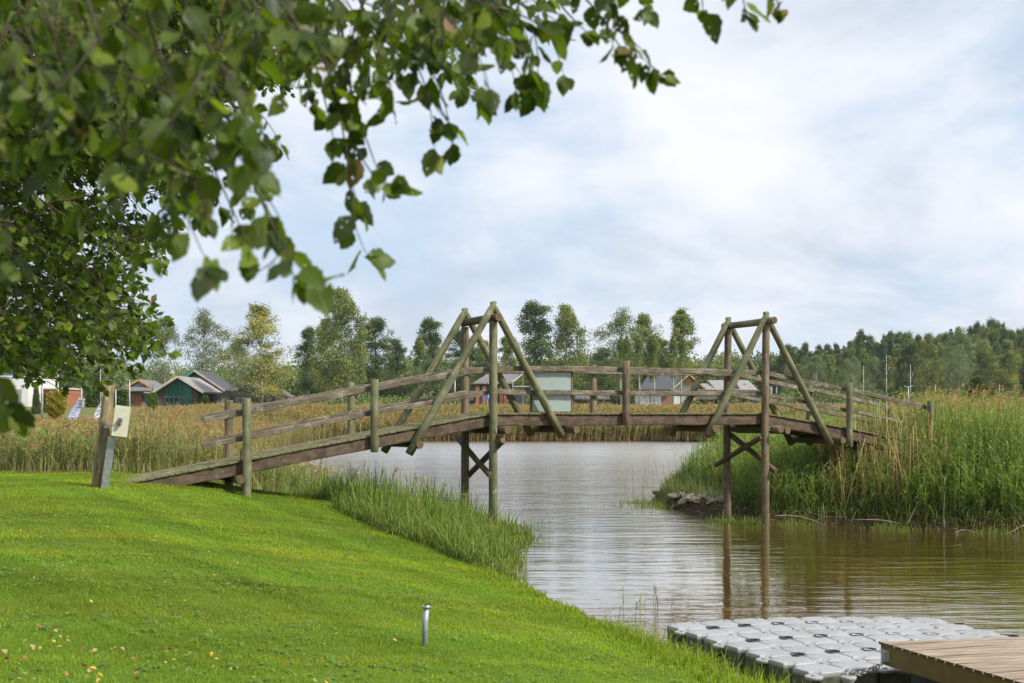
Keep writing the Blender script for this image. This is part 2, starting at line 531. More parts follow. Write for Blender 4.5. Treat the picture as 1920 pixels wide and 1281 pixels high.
M['solar'] = glass_mat('solar_panel', (0.06, 0.06, 0.10))
M['frame'] = plain_mat('grey_frame', (0.12, 0.13, 0.13), 0.6)
M['wframe'] = plain_mat('white_frame', (0.70, 0.70, 0.68), 0.6)
M['teal'] = plain_mat('teal_membrane', (0.03, 0.33, 0.28), 0.6)
M['lamp'] = plain_mat('grey_lamp_post', (0.50, 0.51, 0.50), 0.5, 0.3)
M['signblue'] = plain_mat('sign_blue', (0.02, 0.16, 0.55), 0.5, 0, 0.03)
M['signwhite'] = plain_mat('sign_white', (0.8, 0.8, 0.8), 0.5, 0, 0.03)
M['foil'] = print_mat('white_sheeting', (0.72, 0.74, 0.78), (0.42, 0.46, 0.52), 1.2)
M['flag1'] = print_mat('blue_print_flag', (0.55, 0.58, 0.78), (0.25, 0.28, 0.38), 5)
M['flag2'] = print_mat('white_print_flag', (0.80, 0.80, 0.84), (0.12, 0.12, 0.16), 7)
M['asphalt'] = plain_mat('pale_paving', (0.36, 0.34, 0.31), 0.9, 0, 0.1, 2)


# ------------------------------------------------------------------ object helpers
def props(o, label=None, cat=None, group=None, kind=None):
    if label:
        o['label'] = label
    if cat:
        o['category'] = cat
    if group:
        o['group'] = group
    if kind:
        o['kind'] = kind
    return o


def empty(name, loc, label, cat, group=None):
    o = bpy.data.objects.new(name, None)
    o.empty_display_size = 0.3
    scene.collection.objects.link(o)
    o.location = Vector([float(c) for c in loc])
    return props(o, label, cat, group)


def link(name, mesh, parent=None, loc=(0, 0, 0)):
    o = bpy.data.objects.new(name, mesh)
    scene.collection.objects.link(o)
    if parent is not None:
        o.parent = parent
    o.location = Vector([float(c) for c in loc])
    return o


class MB:
    """collects polygons with uvs and material slots, then links them as one mesh object"""
    def __init__(s):
        s.v, s.f, s.uv, s.mi, s.sm = [], [], [], [], []

    def poly(s, pts, uv=None, mi=0, sm=False):
        b = len(s.v)
        s.v.extend([tuple(map(float, p)) for p in pts])
        s.f.append(list(range(b, b + len(pts))))
        if uv is None:
            p = [Vector(q) for q in pts]
            e = (p[1] - p[0])
            nrm = (p[1] - p[0]).cross(p[-1] - p[0])
            if nrm.length < 1e-12:
                uv = [(0, 0)] * len(pts)
            else:
                nrm.normalize()
                up = Vector((0, 0, 1))
                if abs(nrm.z) > 0.95:
                    up = Vector((0, 1, 0))
                a = up.cross(nrm).normalized()
                c = nrm.cross(a)
                uv = [(q.dot(a), q.dot(c)) for q in p]
        s.uv.append(uv)
        s.mi.append(mi)
        s.sm.append(sm)

    def obox(s, c, ax, ay, az, mi=0, jit=0.0, end_mi=None, bev=0.0):
        """box with centre c and half-axes ax (length), ay, az; uv v runs along ax"""
        c, ax, ay, az = (Vector(q) for q in (c, ax, ay, az))
        X, Y, Z = ax.normalized(), ay.normalized(), az.normalized()
        if ax.cross(ay).dot(az) < 0:
            ay = -ay
            Y = -Y
        off = random.random() * 20

        def face(o, u, v, mi_):
            pts = [c + o - u - v, c + o + u - v, c + o + u + v, c + o - u + v]
            uvs = []
            for q in pts:
                r = q - c
                if abs(o.normalized().dot(X)) > 0.9:
                    uvs.append((r.dot(Y) + off, r.dot(Z)))
                else:
                    w = Y if abs(o.normalized().dot(Z)) > 0.9 else Z
                    uvs.append((r.dot(w) + off, r.dot(X) + off))
            s.poly(pts, uvs, mi_)
        e = mi if end_mi is None else end_mi
        face(ax, ay, az, e)
        face(-ax, az, ay, e)
        face(ay, az, ax, mi)
        face(-ay, ax, az, mi)
        face(az, ax, ay, mi)
        face(-az, ay, ax, mi)

    def box(s, x0, x1, y0, y1, z0, z1, mi=0, along='x'):
        c = ((x0 + x1) / 2, (y0 + y1) / 2, (z0 + z1) / 2)
        h = [Vector((abs(x1 - x0) / 2, 0, 0)), Vector((0, abs(y1 - y0) / 2, 0)), Vector((0, 0, abs(z1 - z0) / 2))]
        if along == 'y':
            h = [h[1], h[2], h[0]]
        elif along == 'z':
            h = [h[2], h[0], h[1]]
        s.obox(c, *h, mi=mi)

    def bar(s, p0, p1, w, h, up=(0, 0, 1), mi=0, rough=0.0, seg=1, end_mi=None):
        p0, p1 = Vector(p0), Vector(p1)
        d = (p1 - p0)
        L = d.length
        X = d / L
        side = X.cross(Vector(up)).normalized()
        U = side.cross(X).normalized()
        if rough <= 0 or seg < 2:
            s.obox((p0 + p1) / 2, X * L / 2, side * w / 2, U * h / 2, mi, end_mi=end_mi)
            return
        off = random.random() * 30
        prof = [(-.5, -.42), (-.38, -.5), (.38, -.5), (.5, -.42), (.5, .38), (.32, .5), (-.3, .5), (-.5, .36)]
        rings = []
        ph = random.random() * 50
        for i in range(seg + 1):
            t = i / seg
            q = p0 + d * t
            r = []
            for j, (a, b) in enumerate(prof):
                n1 = mn.noise(Vector((ph + t * L * 1.3, j * 7.1, 0)))
                n2 = mn.noise(Vector((ph + t * L * 6.0, j * 3.3, 5)))
                k = 1 + rough * (n1 * 1.6 + n2 * 0.9)
                r.append(q + side * (a * w * k) + U * (b * h * k + rough * h * 0.5 * mn.noise(Vector((ph + t * L * 0.9, 0, 9)))))
            rings.append(r)
        s.rings(rings, L, off, mi, end_mi)

    def rings(s, rings, L, off=0.0, mi=0, end_mi=None, smooth_=False, caps=True):
        n = len(rings[0])
        b = len(s.v)
        for r in rings:
            s.v.extend([tuple(q) for q in r])
        per = [0.0]
        for j in range(n):
            per.append(per[-1] + (Vector(rings[0][(j + 1) % n]) - Vector(rings[0][j])).length)
        m = len(rings) - 1
        for i in range(m):
            for j in range(n):
                k = (j + 1) % n
                s.f.append([b + i * n + j, b + i * n + k, b + (i + 1) * n + k, b + (i + 1) * n + j])
                v0, v1 = off + L * i / m, off + L * (i + 1) / m
                s.uv.append([(per[j] + off, v0), (per[j + 1] + off, v0), (per[j + 1] + off, v1), (per[j] + off, v1)])
                s.mi.append(mi)
                s.sm.append(smooth_)
        if caps:
            e = mi if end_mi is None else end_mi
            s.f.append([b + j for j in range(n)][::-1])
            s.uv.append([(0.1 * math.cos(j), 0.1 * math.sin(j)) for j in range(n)])
            s.mi.append(e)
            s.sm.append(False)
            s.f.append([b + m * n + j for j in range(n)])
            s.uv.append([(0.1 * math.cos(j), 0.1 * math.sin(j)) for j in range(n)])
            s.mi.append(e)
            s.sm.append(False)

    def tube(s, pts, radii, n=12, mi=0, end_mi=None, wobble=0.0, smooth_=True):
        pts = [Vector([float(c) for c in p]) for p in pts]
        if isinstance(radii, (int, float)):
            radii = [radii] * len(pts)
        rings = []
        ph = random.random() * 60
        T = None
        Lt = 0
        prev = None
        for i, p in enumerate(pts):
            a = pts[max(0, i - 1)]
            b = pts[min(len(pts) - 1, i + 1)]
            t = (b - a).normalized()
            if prev is None:
                ref = Vector((0, 0, 1)) if abs(t.z) < 0.9 else Vector((1, 0, 0))
                sd = t.cross(ref).normalized()
            else:
                sd = (prev - t * prev.dot(t)).normalized()
            prev = sd
            u = sd.cross(t).normalized()
            r = []
            for j in range(n):
                an = 2 * math.pi * j / n
                k = radii[i]
                if wobble:
                    k *= 1 + wobble * mn.noise(Vector((ph + i * 0.45, math.cos(an) * 1.2, math.sin(an) * 1.2)))
                r.append(p + (sd * math.cos(an) + u * math.sin(an)) * k)
            rings.append(r)
            if i:
                Lt += (pts[i] - pts[i - 1]).length
        s.rings(rings, Lt, random.random() * 20, mi, end_mi, smooth_)

    def log(s, p0, p1, r0, r1=None, n=16, mi=0, end_mi=1, wobble=0.06):
        p0 = Vector([float(c) for c in p0])
        p1 = Vector([float(c) for c in p1])
        r1 = r0 if r1 is None else r1
        L = (p1 - p0).length
        m = max(3, int(L / 0.35))
        bend = Vector((random.uniform(-1, 1), random.uniform(-1, 1), random.uniform(-1, 1))) * 0.006 * L
        pts = [p0 + (p1 - p0) * (i / m) + bend * math.sin(math.pi * i / m) for i in range(m + 1)]
        rad = [r0 + (r1 - r0) * i / m for i in range(m + 1)]
        # bevelled ends
        e = 0.012
        X = (p1 - p0).normalized()
        pts = [pts[0], pts[0] + X * e] + pts[1:-1] + [pts[-1] - X * e, pts[-1]]
        rad = [rad[0] * 0.9, rad[0]] + rad[1:-1] + [rad[-1], rad[-1] * 0.9]
        s.tube(pts, rad, n, mi, end_mi, wobble)

    def build(s, name, mats, parent=None, origin=None):
        if not isinstance(mats, (list, tuple)):
            mats = [mats]
        V = np.array(s.v, float)
        pl = np.array(parent.location) if parent is not None else np.zeros(3)
        if origin is None:
            origin = np.array([V[:, 0].mean(), V[:, 1].mean(), V[:, 2].min()])
        origin = np.array(origin, float)
        me = bpy.data.meshes.new(name)
        me.from_pydata((V - origin).tolist(), [], s.f)
        ul = me.uv_layers.new(name='UVMap')
        flat = [c for uv in s.uv for q in uv for c in q]
        ul.data.foreach_set('uv', flat)
        for m in mats:
            me.materials.append(m)
        me.polygons.foreach_set('material_index', [min(k, len(mats) - 1) for k in s.mi])
        me.polygons.foreach_set('use_smooth', s.sm)
        me.update()
        return link(name, me, parent, origin - pl)


def big_mesh(name, V, F, C=None, UV=None, mat=None, smooth_=False):
    """V (n,3), F (m,4) quads, C (n,3) colours"""
    me = bpy.data.meshes.new(name)
    n, m = len(V), len(F)
    me.vertices.add(n)
    me.vertices.foreach_set('co', np.asarray(V, np.float32).ravel())
    k = F.shape[1]
    me.loops.add(m * k)
    me.loops.foreach_set('vertex_index', np.asarray(F, np.int32).ravel())
    me.polygons.add(m)
    me.polygons.foreach_set('loop_start', np.arange(0, m * k, k, dtype=np.int32))
    if smooth_:
        me.polygons.foreach_set('use_smooth', np.ones(m, bool))
    me.update(calc_edges=True)
    if C is not None:
        ca = me.color_attributes.new(name='Col', type='FLOAT_COLOR', domain='POINT')
        c4 = np.ones((n, 4), np.float32)
        c4[:, :3] = C
        ca.data.foreach_set('color', c4.ravel())
    if UV is not None:
        ul = me.uv_layers.new(name='UVMap')
        ul.data.foreach_set('uv', np.asarray(UV, np.float32)[np.asarray(F).ravel()].ravel())
    if mat is not None:
        me.materials.append(mat)
    return me


class Veg:
    """accumulates vectorised ribbons"""
    def __init__(s):
        s.V, s.F, s.C, s.n = [], [], [], 0

    def add(s, V, F, C):
        s.V.append(V.reshape(-1, 3))
        s.F.append(F.reshape(-1, 4) + s.n)
        s.C.append(C.reshape(-1, 3))
        s.n += len(s.V[-1])

    def ribbons(s, P, D, L, W, droop, S, C0, C1, segs=2, prof='blade'):
        N = len(P)
        if N == 0:
            return
        t = np.linspace(0, 1, segs + 1)
        L, W, droop = (np.broadcast_to(np.asarray(q, float), (N,)) for q in (L, W, droop))
        pts = P[:, None] + D[:, None] * (L[:, None] * t)[..., None]
        pts[..., 2] -= (droop * L)[:, None] * t ** 2
        if prof == 'blade':
            w = 1 - t ** 1.6 * 0.92
        elif prof == 'leaf':
            w = np.sin(np.pi * (0.08 + 0.86 * t)) ** 0.8
        else:
            w = np.ones_like(t)
        w = W[:, None] * w * 0.5
        lo = pts - S[:, None] * w[..., None]
        hi = pts + S[:, None] * w[..., None]
        V = np.stack([lo, hi], 2)
        b = (np.arange(N) * (segs + 1) * 2)[:, None] + (np.arange(segs) * 2)[None]
        F = np.stack([b, b + 1, b + 3, b + 2], -1)
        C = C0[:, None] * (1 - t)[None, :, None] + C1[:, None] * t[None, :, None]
        C = np.repeat(C[:, :, None], 2, 2)
        s.add(V, F, C)

    def mesh(s, name, mat, smooth_=False):
        return big_mesh(name, np.concatenate(s.V), np.concatenate(s.F), np.concatenate(s.C), None, mat, smooth_)


def unit(v):
    return v / (np.linalg.norm(v, axis=-1, keepdims=True) + 1e-9)


def pick(pal, n, jitter=0.26):
    pal = np.array(pal, float)
    c = pal[rng.integers(0, len(pal), n)]
    return c * (1 + rng.normal(0, jitter, (n, 1))).clip(0.4, 1.8)


def scatter(x0, x1, y0, y1, n, test):
    X = rng.uniform(x0, x1, n)
    Y = rng.uniform(y0, y1, n)
    d = sdist(X, Y)
    k = test(X, Y, d)
    return X[k], Y[k], d[k]


def blades(veg, X, Y, Z, H, W, lean, pal0, pal1, droop=0.25, segs=2):
    n = len(X)
    if n == 0:
        return
    a = rng.uniform(0, 2 * np.pi, n)
    ln = np.abs(rng.normal(0, 1, n)) * lean
    D = unit(np.stack([np.cos(a) * ln, np.sin(a) * ln, np.ones(n)], 1))
    b = rng.uniform(0, 2 * np.pi, n)
    S = np.stack([np.cos(b), np.sin(b), np.zeros(n)], 1)
    P = np.stack([X, Y, Z], 1)
    veg.ribbons(P, D, H, W, droop * rng.uniform(0.3, 1.6, n), S, pick(pal0, n), pick(pal1, n), segs)


def reeds(veg, X, Y, Z, H, stem, leaf, plume, nleaf=7, lw=0.028, ll=0.45, plume_p=0.6, sw=0.011, lean=0.10, wind=0.25, leaf_from=0.25, pl=1.0):
    n = len(X)
    if n == 0:
        return
    P = np.stack([X, Y, Z], 1)
    a = rng.uniform(0, 2 * np.pi, n)
    ln = np.abs(rng.normal(0, lean, n))
    D = unit(np.stack([np.cos(a) * ln + wind * 0.25, np.sin(a) * ln, np.ones(n)], 1))
    b = rng.uniform(-0.5, 0.5, n)
    S = np.stack([np.cos(b), np.sin(b), np.zeros(n)], 1)
    sc = pick(stem, n)
    veg.ribbons(P, D, H, sw, 0.02, S, sc, sc * 0.95, 2, 'flat')
    for k in range(nleaf):
        f = leaf_from + (0.96 - leaf_from) * (k + rng.uniform(0, 1, n)) / nleaf
        Q = P + D * (H * f)[:, None]
        az = rng.uniform(0, 2 * np.pi, n)
        el = rng.uniform(0.2, 1.4, n)
        LD = unit(np.stack([np.cos(az) + wind, np.sin(az), el], 1))
        sd = unit(np.cross(LD, np.array([0, 0, 1.0])))
        veg.ribbons(Q, LD, ll * rng.uniform(0.6, 1.2, n), lw * rng.uniform(0.7, 1.2, n), rng.uniform(0.2, 0.9, n), sd, pick(leaf, n), pick(leaf, n), 3)
    m = rng.uniform(0, 1, n) < plume_p
    T = (P + D * H[:, None])[m]
    k_ = len(T)
    if k_:
        pc = pick(plume, k_, 0.15)
        for k in range(8):
            az = rng.uniform(-1.3, 1.3, k_)
            LD = unit(np.stack([np.cos(az) * 0.8 + 0.2, np.sin(az) * 0.6, rng.uniform(0.3, 1.6, k_)], 1))
            sd = unit(np.cross(LD, rng.normal(0, 1, (k_, 3))))
            Q = T + np.stack([0 * az, 0 * az, rng.uniform(-0.10, 0.06, k_)], 1) * pl
            veg.ribbons(Q, LD, 0.19 * pl * rng.uniform(0.6, 1.2, k_), 0.024 * pl, 0.5, sd, pc, pc * 1.15, 2, 'leaf')


# ================================================================== SETTING
def build_ground():
    def axis(lo, hi, dense_lo, dense_hi, step, growth):
        c = list(np.arange(dense_lo, dense_hi + 1e-6, step))
        s = step
        a = dense_hi
        while a < hi:
            s *= growth
            a += s
            c.append(min(a, hi))
        s = step
        a = dense_lo
        while a > lo:
            s *= growth
            a -= s
            c.insert(0, max(a, lo))
        return np.array(c)
    xs = axis(-2600, 2600, -14, 18, 0.20, 1.05)
    ys = axis(-300, 5200, 5, 50, 0.20, 1.035)
    X, Y = np.meshgrid(xs, ys, indexing='ij')
    d = sdist(X, Y)
    Z = ground(X, Y, d)
    nx, ny = X.shape
    V = np.stack([X, Y, Z], -1).reshape(-1, 3)
    i, j = np.meshgrid(np.arange(nx - 1), np.arange(ny - 1), indexing='ij')
    b = (i * ny + j).ravel()
    F = np.stack([b, b + ny, b + ny + 1, b + 1], 1)
    lawn = np.array([0.10, 0.17, 0.012])
    mud = np.array([0.055, 0.038, 0.022])
    reedf = np.array([0.10, 0.085, 0.03])
    field = np.array([0.17, 0.17, 0.055])
    island = (X > 4.0) & (Y > 27) & (Y < 118)
    C = np.empty(X.shape + (3,))
    C[:] = lawn
    C[(Y > 31.5)] = reedf
    C[island] = np.array([0.07, 0.075, 0.022])
    C[(Y > 150)] = field
    w = smooth(0.45, 0.12, d)[..., None]
    C = C * (1 - w) + mud * w
    me = big_mesh('ground', V, F, C.reshape(-1, 3), None, M['ground'], True)
    props(link('ground', me), kind='structure')
    # water sheet
    mb = MB()
    mb.poly([(-700, -300, 0), (700, -300, 0), (700, 160, 0), (-700, 160, 0)])
    props(mb.build('river_water', M['water'], origin=(0, 0, 0)), kind='structure')


build_ground()

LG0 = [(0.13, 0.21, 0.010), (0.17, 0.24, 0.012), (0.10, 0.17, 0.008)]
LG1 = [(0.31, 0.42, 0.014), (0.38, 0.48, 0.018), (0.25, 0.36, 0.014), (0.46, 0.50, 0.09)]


def in_view(X, Y, m=0.17):
    t = X / np.maximum(Y, 0.1)
    return (t > -0.40 - m) & (t < 0.40 + m)


def build_lawn():
    v = Veg()
    for (y0, y1, dens, h, w) in ((6.6, 10, 3600, 0.055, 0.0045), (10, 14, 2600, 0.055, 0.006), (14, 20, 1700, 0.06, 0.0085), (20, 32.5, 1000, 0.065, 0.013)):
        x0, x1 = -0.5 * y1, 5
        n = int((x1 - x0) * (y1 - y0) * dens)
        X, Y, d = scatter(x0, x1, y0, y1, n, lambda X, Y, d: in_view(X, Y) & (d > 0.12) & (X < 4.5))
        Z = ground(X, Y, d) - 0.008
        H = h * rng.uniform(0.5, 1.35, len(X)) * (0.85 + 0.35 * wob(X, Y, 1.7, 4.0))
        tint = wob(X, Y, 0.55, 7.0)
        n = len(X)
        a = rng.uniform(0, 2 * np.pi, n)
        ln = np.abs(rng.normal(0, 1, n)) * 0.45
        D = unit(np.stack([np.cos(a) * ln, np.sin(a) * ln, np.ones(n)], 1))
        b = rng.uniform(0, 2 * np.pi, n)
        S = np.stack([np.cos(b), np.sin(b), np.zeros(n)], 1)
        c0, c1 = pick(LG0, n), pick(LG1, n, 0.2)
        k = (0.97 + 0.26 * tint + 0.20 * wob(X, Y, 2.6, 2.0) + 0.09 * np.sin((X * 0.75 + Y * 0.66) * 2.4) + 0.16 * smooth(-3.5, 1.0, X) - 0.10)[:, None] * np.stack([1 + 0.25 * wob(X, Y, 0.9, 5.0), np.ones(n), np.ones(n)], 1)  # smooth term puts the tree's shade on the left lawn into blade colour
        k2 = 1 + 0.25 * (wob(X, Y, 3.1, 1.0)[:, None] > 0.45) * np.array([[0.2, 0.0, 1.8]])
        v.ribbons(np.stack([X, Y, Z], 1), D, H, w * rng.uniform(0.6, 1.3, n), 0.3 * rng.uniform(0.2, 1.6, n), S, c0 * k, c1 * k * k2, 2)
    # broad-leaved weeds and clover
    X, Y, d = scatter(-8, 4.5, 7, 20, 3200, lambda X, Y, d: in_view(X, Y) & (d > 0.6) & (wob(X, Y, 0.8, 3.3) > -0.1))
    Z = ground(X, Y, d)
    n = len(X)
    for k in range(5):
        a = rng.uniform(0, 2 * np.pi, n)
        D = unit(np.stack([np.cos(a), np.sin(a), rng.uniform(0.3, 1.0, n)], 1))
        S = unit(np.cross(D, np.array([0, 0, 1.0])))
        v.ribbons(np.stack([X, Y, Z + 0.02], 1), D, rng.uniform(0.03, 0.075, n), 0.022, 0.5, S,
                  pick([(0.12, 0.25, 0.03)], n), pick([(0.20, 0.32, 0.04), (0.27, 0.37, 0.08)], n), 3, 'leaf')
    # taller, uncut grass along the water's edge
    X, Y, d = scatter(-3.5, 5.2, 8.0, 27, 150000, lambda X, Y, d: in_view(X, Y) & (d > 0.0) & (d < 1.25) & (X < 5.2) & (rng.uniform(0, 1, len(X)) < 1.15 - d * 0.85))
    Z = ground(X, Y, d)
    amp = (0.55 + 0.6 * smooth(17.5, 15.5, Y)) * (0.75 + 0.6 * wob(X, Y, 2.3, 6)) * (0.30 + 0.70 * smooth(1.25, 0.35, d))
    H = 0.34 * rng.uniform(0.35, 1.25, len(X)) * amp
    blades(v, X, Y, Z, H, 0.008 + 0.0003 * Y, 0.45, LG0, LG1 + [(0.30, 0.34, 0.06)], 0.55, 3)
    # long arching tufts against the floats
    X, Y, d = scatter(1.0, 5, 9, 18, 14000, lambda X, Y, d: (d > 0.0) & (d < 0.55) & (X < 4.8))
    Z = ground(X, Y, d)
    blades(v, X, Y, Z, rng.uniform(0.28, 0.62, len(X)), 0.010, 0.55, LG0, LG1 + [(0.33, 0.40, 0.12)], 0.8, 4)
    props(link('lawn_grass', v.mesh('lawn_grass', M['lawn'])), kind='stuff')


build_lawn()

GR0 = [(0.08, 0.14, 0.016), (0.10, 0.16, 0.02), (0.11, 0.15, 0.025)]
GR1 = [(0.17, 0.28, 0.03), (0.23, 0.34, 0.04), (0.14, 0.25, 0.035), (0.31, 0.36, 0.09)]
STRAW = [(0.44, 0.33, 0.15), (0.52, 0.41, 0.22), (0.36, 0.23, 0.09), (0.40, 0.32, 0.12)]
BROWN = [(0.22, 0.13, 0.06), (0.30, 0.20, 0.10)]
OLIVE = [(0.17, 0.23, 0.06), (0.21, 0.27, 0.08), (0.27, 0.29, 0.10), (0.12, 0.18, 0.05), (0.33, 0.28, 0.12), (0.28, 0.33, 0.18), (0.10, 0.14, 0.05)]
PLUME = [(0.38, 0.20, 0.08), (0.43, 0.25, 0.11), (0.32, 0.18, 0.08), (0.40, 0.28, 0.15)]
BRIGHT = [(0.16, 0.27, 0.03), (0.23, 0.34, 0.04), (0.20, 0.30, 0.05), (0.32, 0.38, 0.09), (0.11, 0.18, 0.035), (0.26, 0.27, 0.08)]
MIXG = [(0.14, 0.23, 0.035), (0.21, 0.30, 0.05), (0.27, 0.34, 0.11), (0.10, 0.17, 0.035), (0.30, 0.29, 0.12)]


def build_sedge_clump():
    """marsh grass on the mud spit by the left tower"""
    v = Veg()
    def ok(X, Y, d):
        edge = Y - (24.0 + (-X - 0.2) * 1.5)      # spit lies beyond this diagonal
        return (d > -0.25) & (d < 4.2) & (edge > 0) & (X < 0.9) & (Y < 42) & (X > -9.0)
    X, Y, d = scatter(-9, 0.9, 23.6, 42, 66000, ok)
    Z = np.maximum(ground(X, Y, d), -0.15)
    hh = (0.32 + 1.36 * smooth(-6.6, -4.0, X)) * (0.85 + 0.3 * wob(X, Y, 1.4, 2)) * (0.75 + 0.25 * smooth(0, 0.8, d)) * (0.78 + 0.22 * smooth(-0.4, -1.2, X))
    a = wob(X, Y, 2.0, 9) + rng.normal(0, 0.3, len(X)) - 0.25 * smooth(-4, -1, X)
    for m, p0, p1 in ((a > 0.15, GR0, GR1), (a <= 0.15, GR0 + [(0.10, 0.10, 0.03)], BRIGHT)):
        blades(v, X[m], Y[m], Z[m], (hh * rng.uniform(0.45, 1.25, len(X)))[m], 0.020, 0.32, p0, p1 + [(0.38, 0.45, 0.12), (0.30, 0.42, 0.06)], 0.95, 5)
    # dry blades low at the front of the spit
    m = (rng.uniform(0, 1, len(X)) < 0.22) & (Y < 31)
    blades(v, X[m], Y[m], Z[m], rng.uniform(0.2, 0.6, m.sum()), 0.015, 0.75, BROWN, STRAW, 0.9, 3)
    # a few taller flowering reeds at the back
    X, Y, d = scatter(-9, -1.2, 29, 42, 900, lambda X, Y, d: ok(X, Y, d) & (wob(X, Y, 1.1, 5) > 0.1))
    reeds(v, X, Y, ground(X, Y, d), rng.uniform(0.7, 1.25, len(X)), [(0.14, 0.2, 0.05)], GR1, STRAW, 6, 0.02, 0.4, 0.1)
    props(link('marsh_grass', v.mesh('marsh_grass', M['veg'])), kind='stuff')


build_sedge_clump()


def build_reeds():
    # ---- left bank reed bed, brown and olive
    v = Veg()
    X, Y, d = scatter(-34, -5.5, 32.0, 62, 36000,
                      lambda X, Y, d: in_view(X, Y, 0.12) & (d > 0.3) & (Y > 32.3 + 1.2 * wob(X, Y, 0.8, 3) + np.maximum(0, X + 9.5) * 1.6) & (rng.uniform(0, 1, len(X)) < 0.75 - 0.012 * (Y - 32)))
    tx = X / Y * FPX + 960
    H = (1.05 + 0.50 * smooth(150, 330, tx)) * rng.uniform(0.62, 1.22, len(X)) * (0.92 + 0.10 * wob(X, Y, 0.7, 1) + 0.10 * wob(X, Y, 3.1, 4))
    H *= 1 - 0.25 * smooth(430, 560, tx) * smooth(45, 38, Y)
    Z = ground(X, Y, d)
    m = wob(X, Y, 0.9, 4) + rng.normal(0, 0.35, len(X)) > 0.1
    for mm, lf in ((m, OLIVE), (~m, OLIVE + GR1)):
        reeds(v, X[mm], Y[mm], Z[mm], H[mm], STRAW + BROWN, lf, PLUME, 10, 0.030, 0.45, 0.24, 0.014, 0.10, 0.25, 0.22)
    X, Y, d = scatter(-34, -4.5, 31.3, 46, 30000, lambda X, Y, d: in_view(X, Y, 0.12) & (d > 0.05) & (Y > 31.6 + np.maximum(0, X + 9) * 1.1))
    blades(v, X, Y, ground(X, Y, d), rng.uniform(0.35, 1.1, len(X)), 0.018, 0.28, BROWN + OLIVE, STRAW + OLIVE + GR1, 0.5, 3)
    # further along the left shore
    X, Y, d = scatter(-48, -8, 60, 136, 30000, lambda X, Y, d: in_view(X, Y, 0.12) & (d > 0.2) & (d < 14) & (X > -0.42 * Y))
    tx = X / Y * FPX + 960
    reeds(v, X, Y, ground(X, Y, d), (1.0 + 0.5 * smooth(200, 420, tx)) * rng.uniform(0.7, 1.15, len(X)), STRAW, OLIVE, PLUME, 7, 0.05, 0.5, 0.30, 0.022, 0.1, 0.25, 0.25, 1.4)
    props(link('reed_bed', v.mesh('reed_bed', M['veg'])), kind='stuff')
    # ---- far bank reeds
    v = Veg()
    X, Y, d = scatter(-46, 62, 134, 158, 60000, lambda X, Y, d: in_view(X, Y, 0.06) & (d > 0.05) & (rng.uniform(0, 1, len(X)) < 1 - 0.045 * d))
    H = 1.95 * rng.uniform(0.75, 1.12, len(X)) * (1 + 0.06 * wob(X, Y, 0.3, 1)) * (1 - 0.25 * smooth(2, 10, d))
    reeds(v, X, Y, ground(X, Y, d), H, STRAW + [(0.42, 0.27, 0.14)], [(0.20, 0.25, 0.07), (0.25, 0.29, 0.08), (0.17, 0.22, 0.07), (0.34, 0.31, 0.12)], PLUME, 7, 0.085, 0.6, 0.26, 0.045, 0.10, 0.3, 0.35, 1.9)
    m = d < 1.4
    blades(v, X[m], Y[m], ground(X[m], Y[m], d[m]), rng.uniform(0.6, 1.3, m.sum()), 0.06, 0.35, BROWN, STRAW + PLUME, 0.4, 2)
    props(link('far_reeds', v.mesh('far_reeds', M['veg'])), kind='stuff')
    # ---- meadow behind the right bank
    v = Veg()
    X, Y, d = scatter(6, 72, 46, 150, 46000, lambda X, Y, d: in_view(X, Y, 0.10) & (d > 0.1) & (rng.uniform(0, 1, len(X)) < (48 / Y) ** 0.7))
    H = (0.95 + 0.4 * wob(X, Y, 0.35, 3)) * rng.uniform(0.6, 1.15, len(X)) * (0.55 + 0.45 * smooth(0, 4, d))
    m = wob(X, Y, 0.25, 8) > 0.0
    for mm, lf in ((m, BRIGHT + OLIVE), (~m, MIXG)):
        reeds(v, X[mm], Y[mm], ground(X[mm], Y[mm], d[mm]), H[mm], MIXG, lf, PLUME, 6, 0.05, 0.5, 0.22, 0.018, 0.15, 0.2, 0.1, 1.2)
    props(link('meadow_growth', v.mesh('meadow_growth', M['veg'])), kind='stuff')
    # ---- right bank
    v = Veg()
    X, Y, d = scatter(4.6, 30, 31, 48, 42000, lambda X, Y, d: in_view(X, Y, 0.12) & (d > 0.25 + 0.8 * (X < 6.9)) & (rng.uniform(0, 1, len(X)) < (0.55 + 0.45 * smooth(9.0, 12.0, X)) * (0.85 - 0.03 * d) * (0.75 + 0.6 * wob(X, Y, 3.3, 7))))
    tx = X / Y * FPX + 960
    tall = smooth(1590, 1760, tx) * smooth(0.1, 2.0, d)
    H = (0.85 + 0.35 * smooth(1290, 1420, tx) + 0.60 * tall + 0.25 * smooth(41, 46, Y)) * rng.uniform(0.55, 1.2, len(X)) * (0.95 + 0.15 * wob(X, Y, 1.1, 3) + 0.12 * wob(X, Y, 3.3, 7))
    Z = ground(X, Y, d)
    pl = np.where(tall > 0.6, 1, 0)
    br = smooth(1600, 1850, tx) + 0.4 * wob(X, Y, 1.2, 5) + rng.normal(0, 0.25, len(X)) > 0.45
    for mm, lf, pp in ((br & (tall > .5), BRIGHT, 0.22), (br & (tall <= .5), BRIGHT + GR1, 0.0), (~br & (tall > .5), MIXG + OLIVE, 0.25), (~br & (tall <= .5), MIXG + GR1, 0.02)):
        reeds(v, X[mm], Y[mm], Z[mm], H[mm], MIXG, lf, PLUME, 11, 0.026, 0.44, pp * 2.2 * smooth(2.5, 6, d[mm]), 0.011, 0.17, 0.05, 0.14)
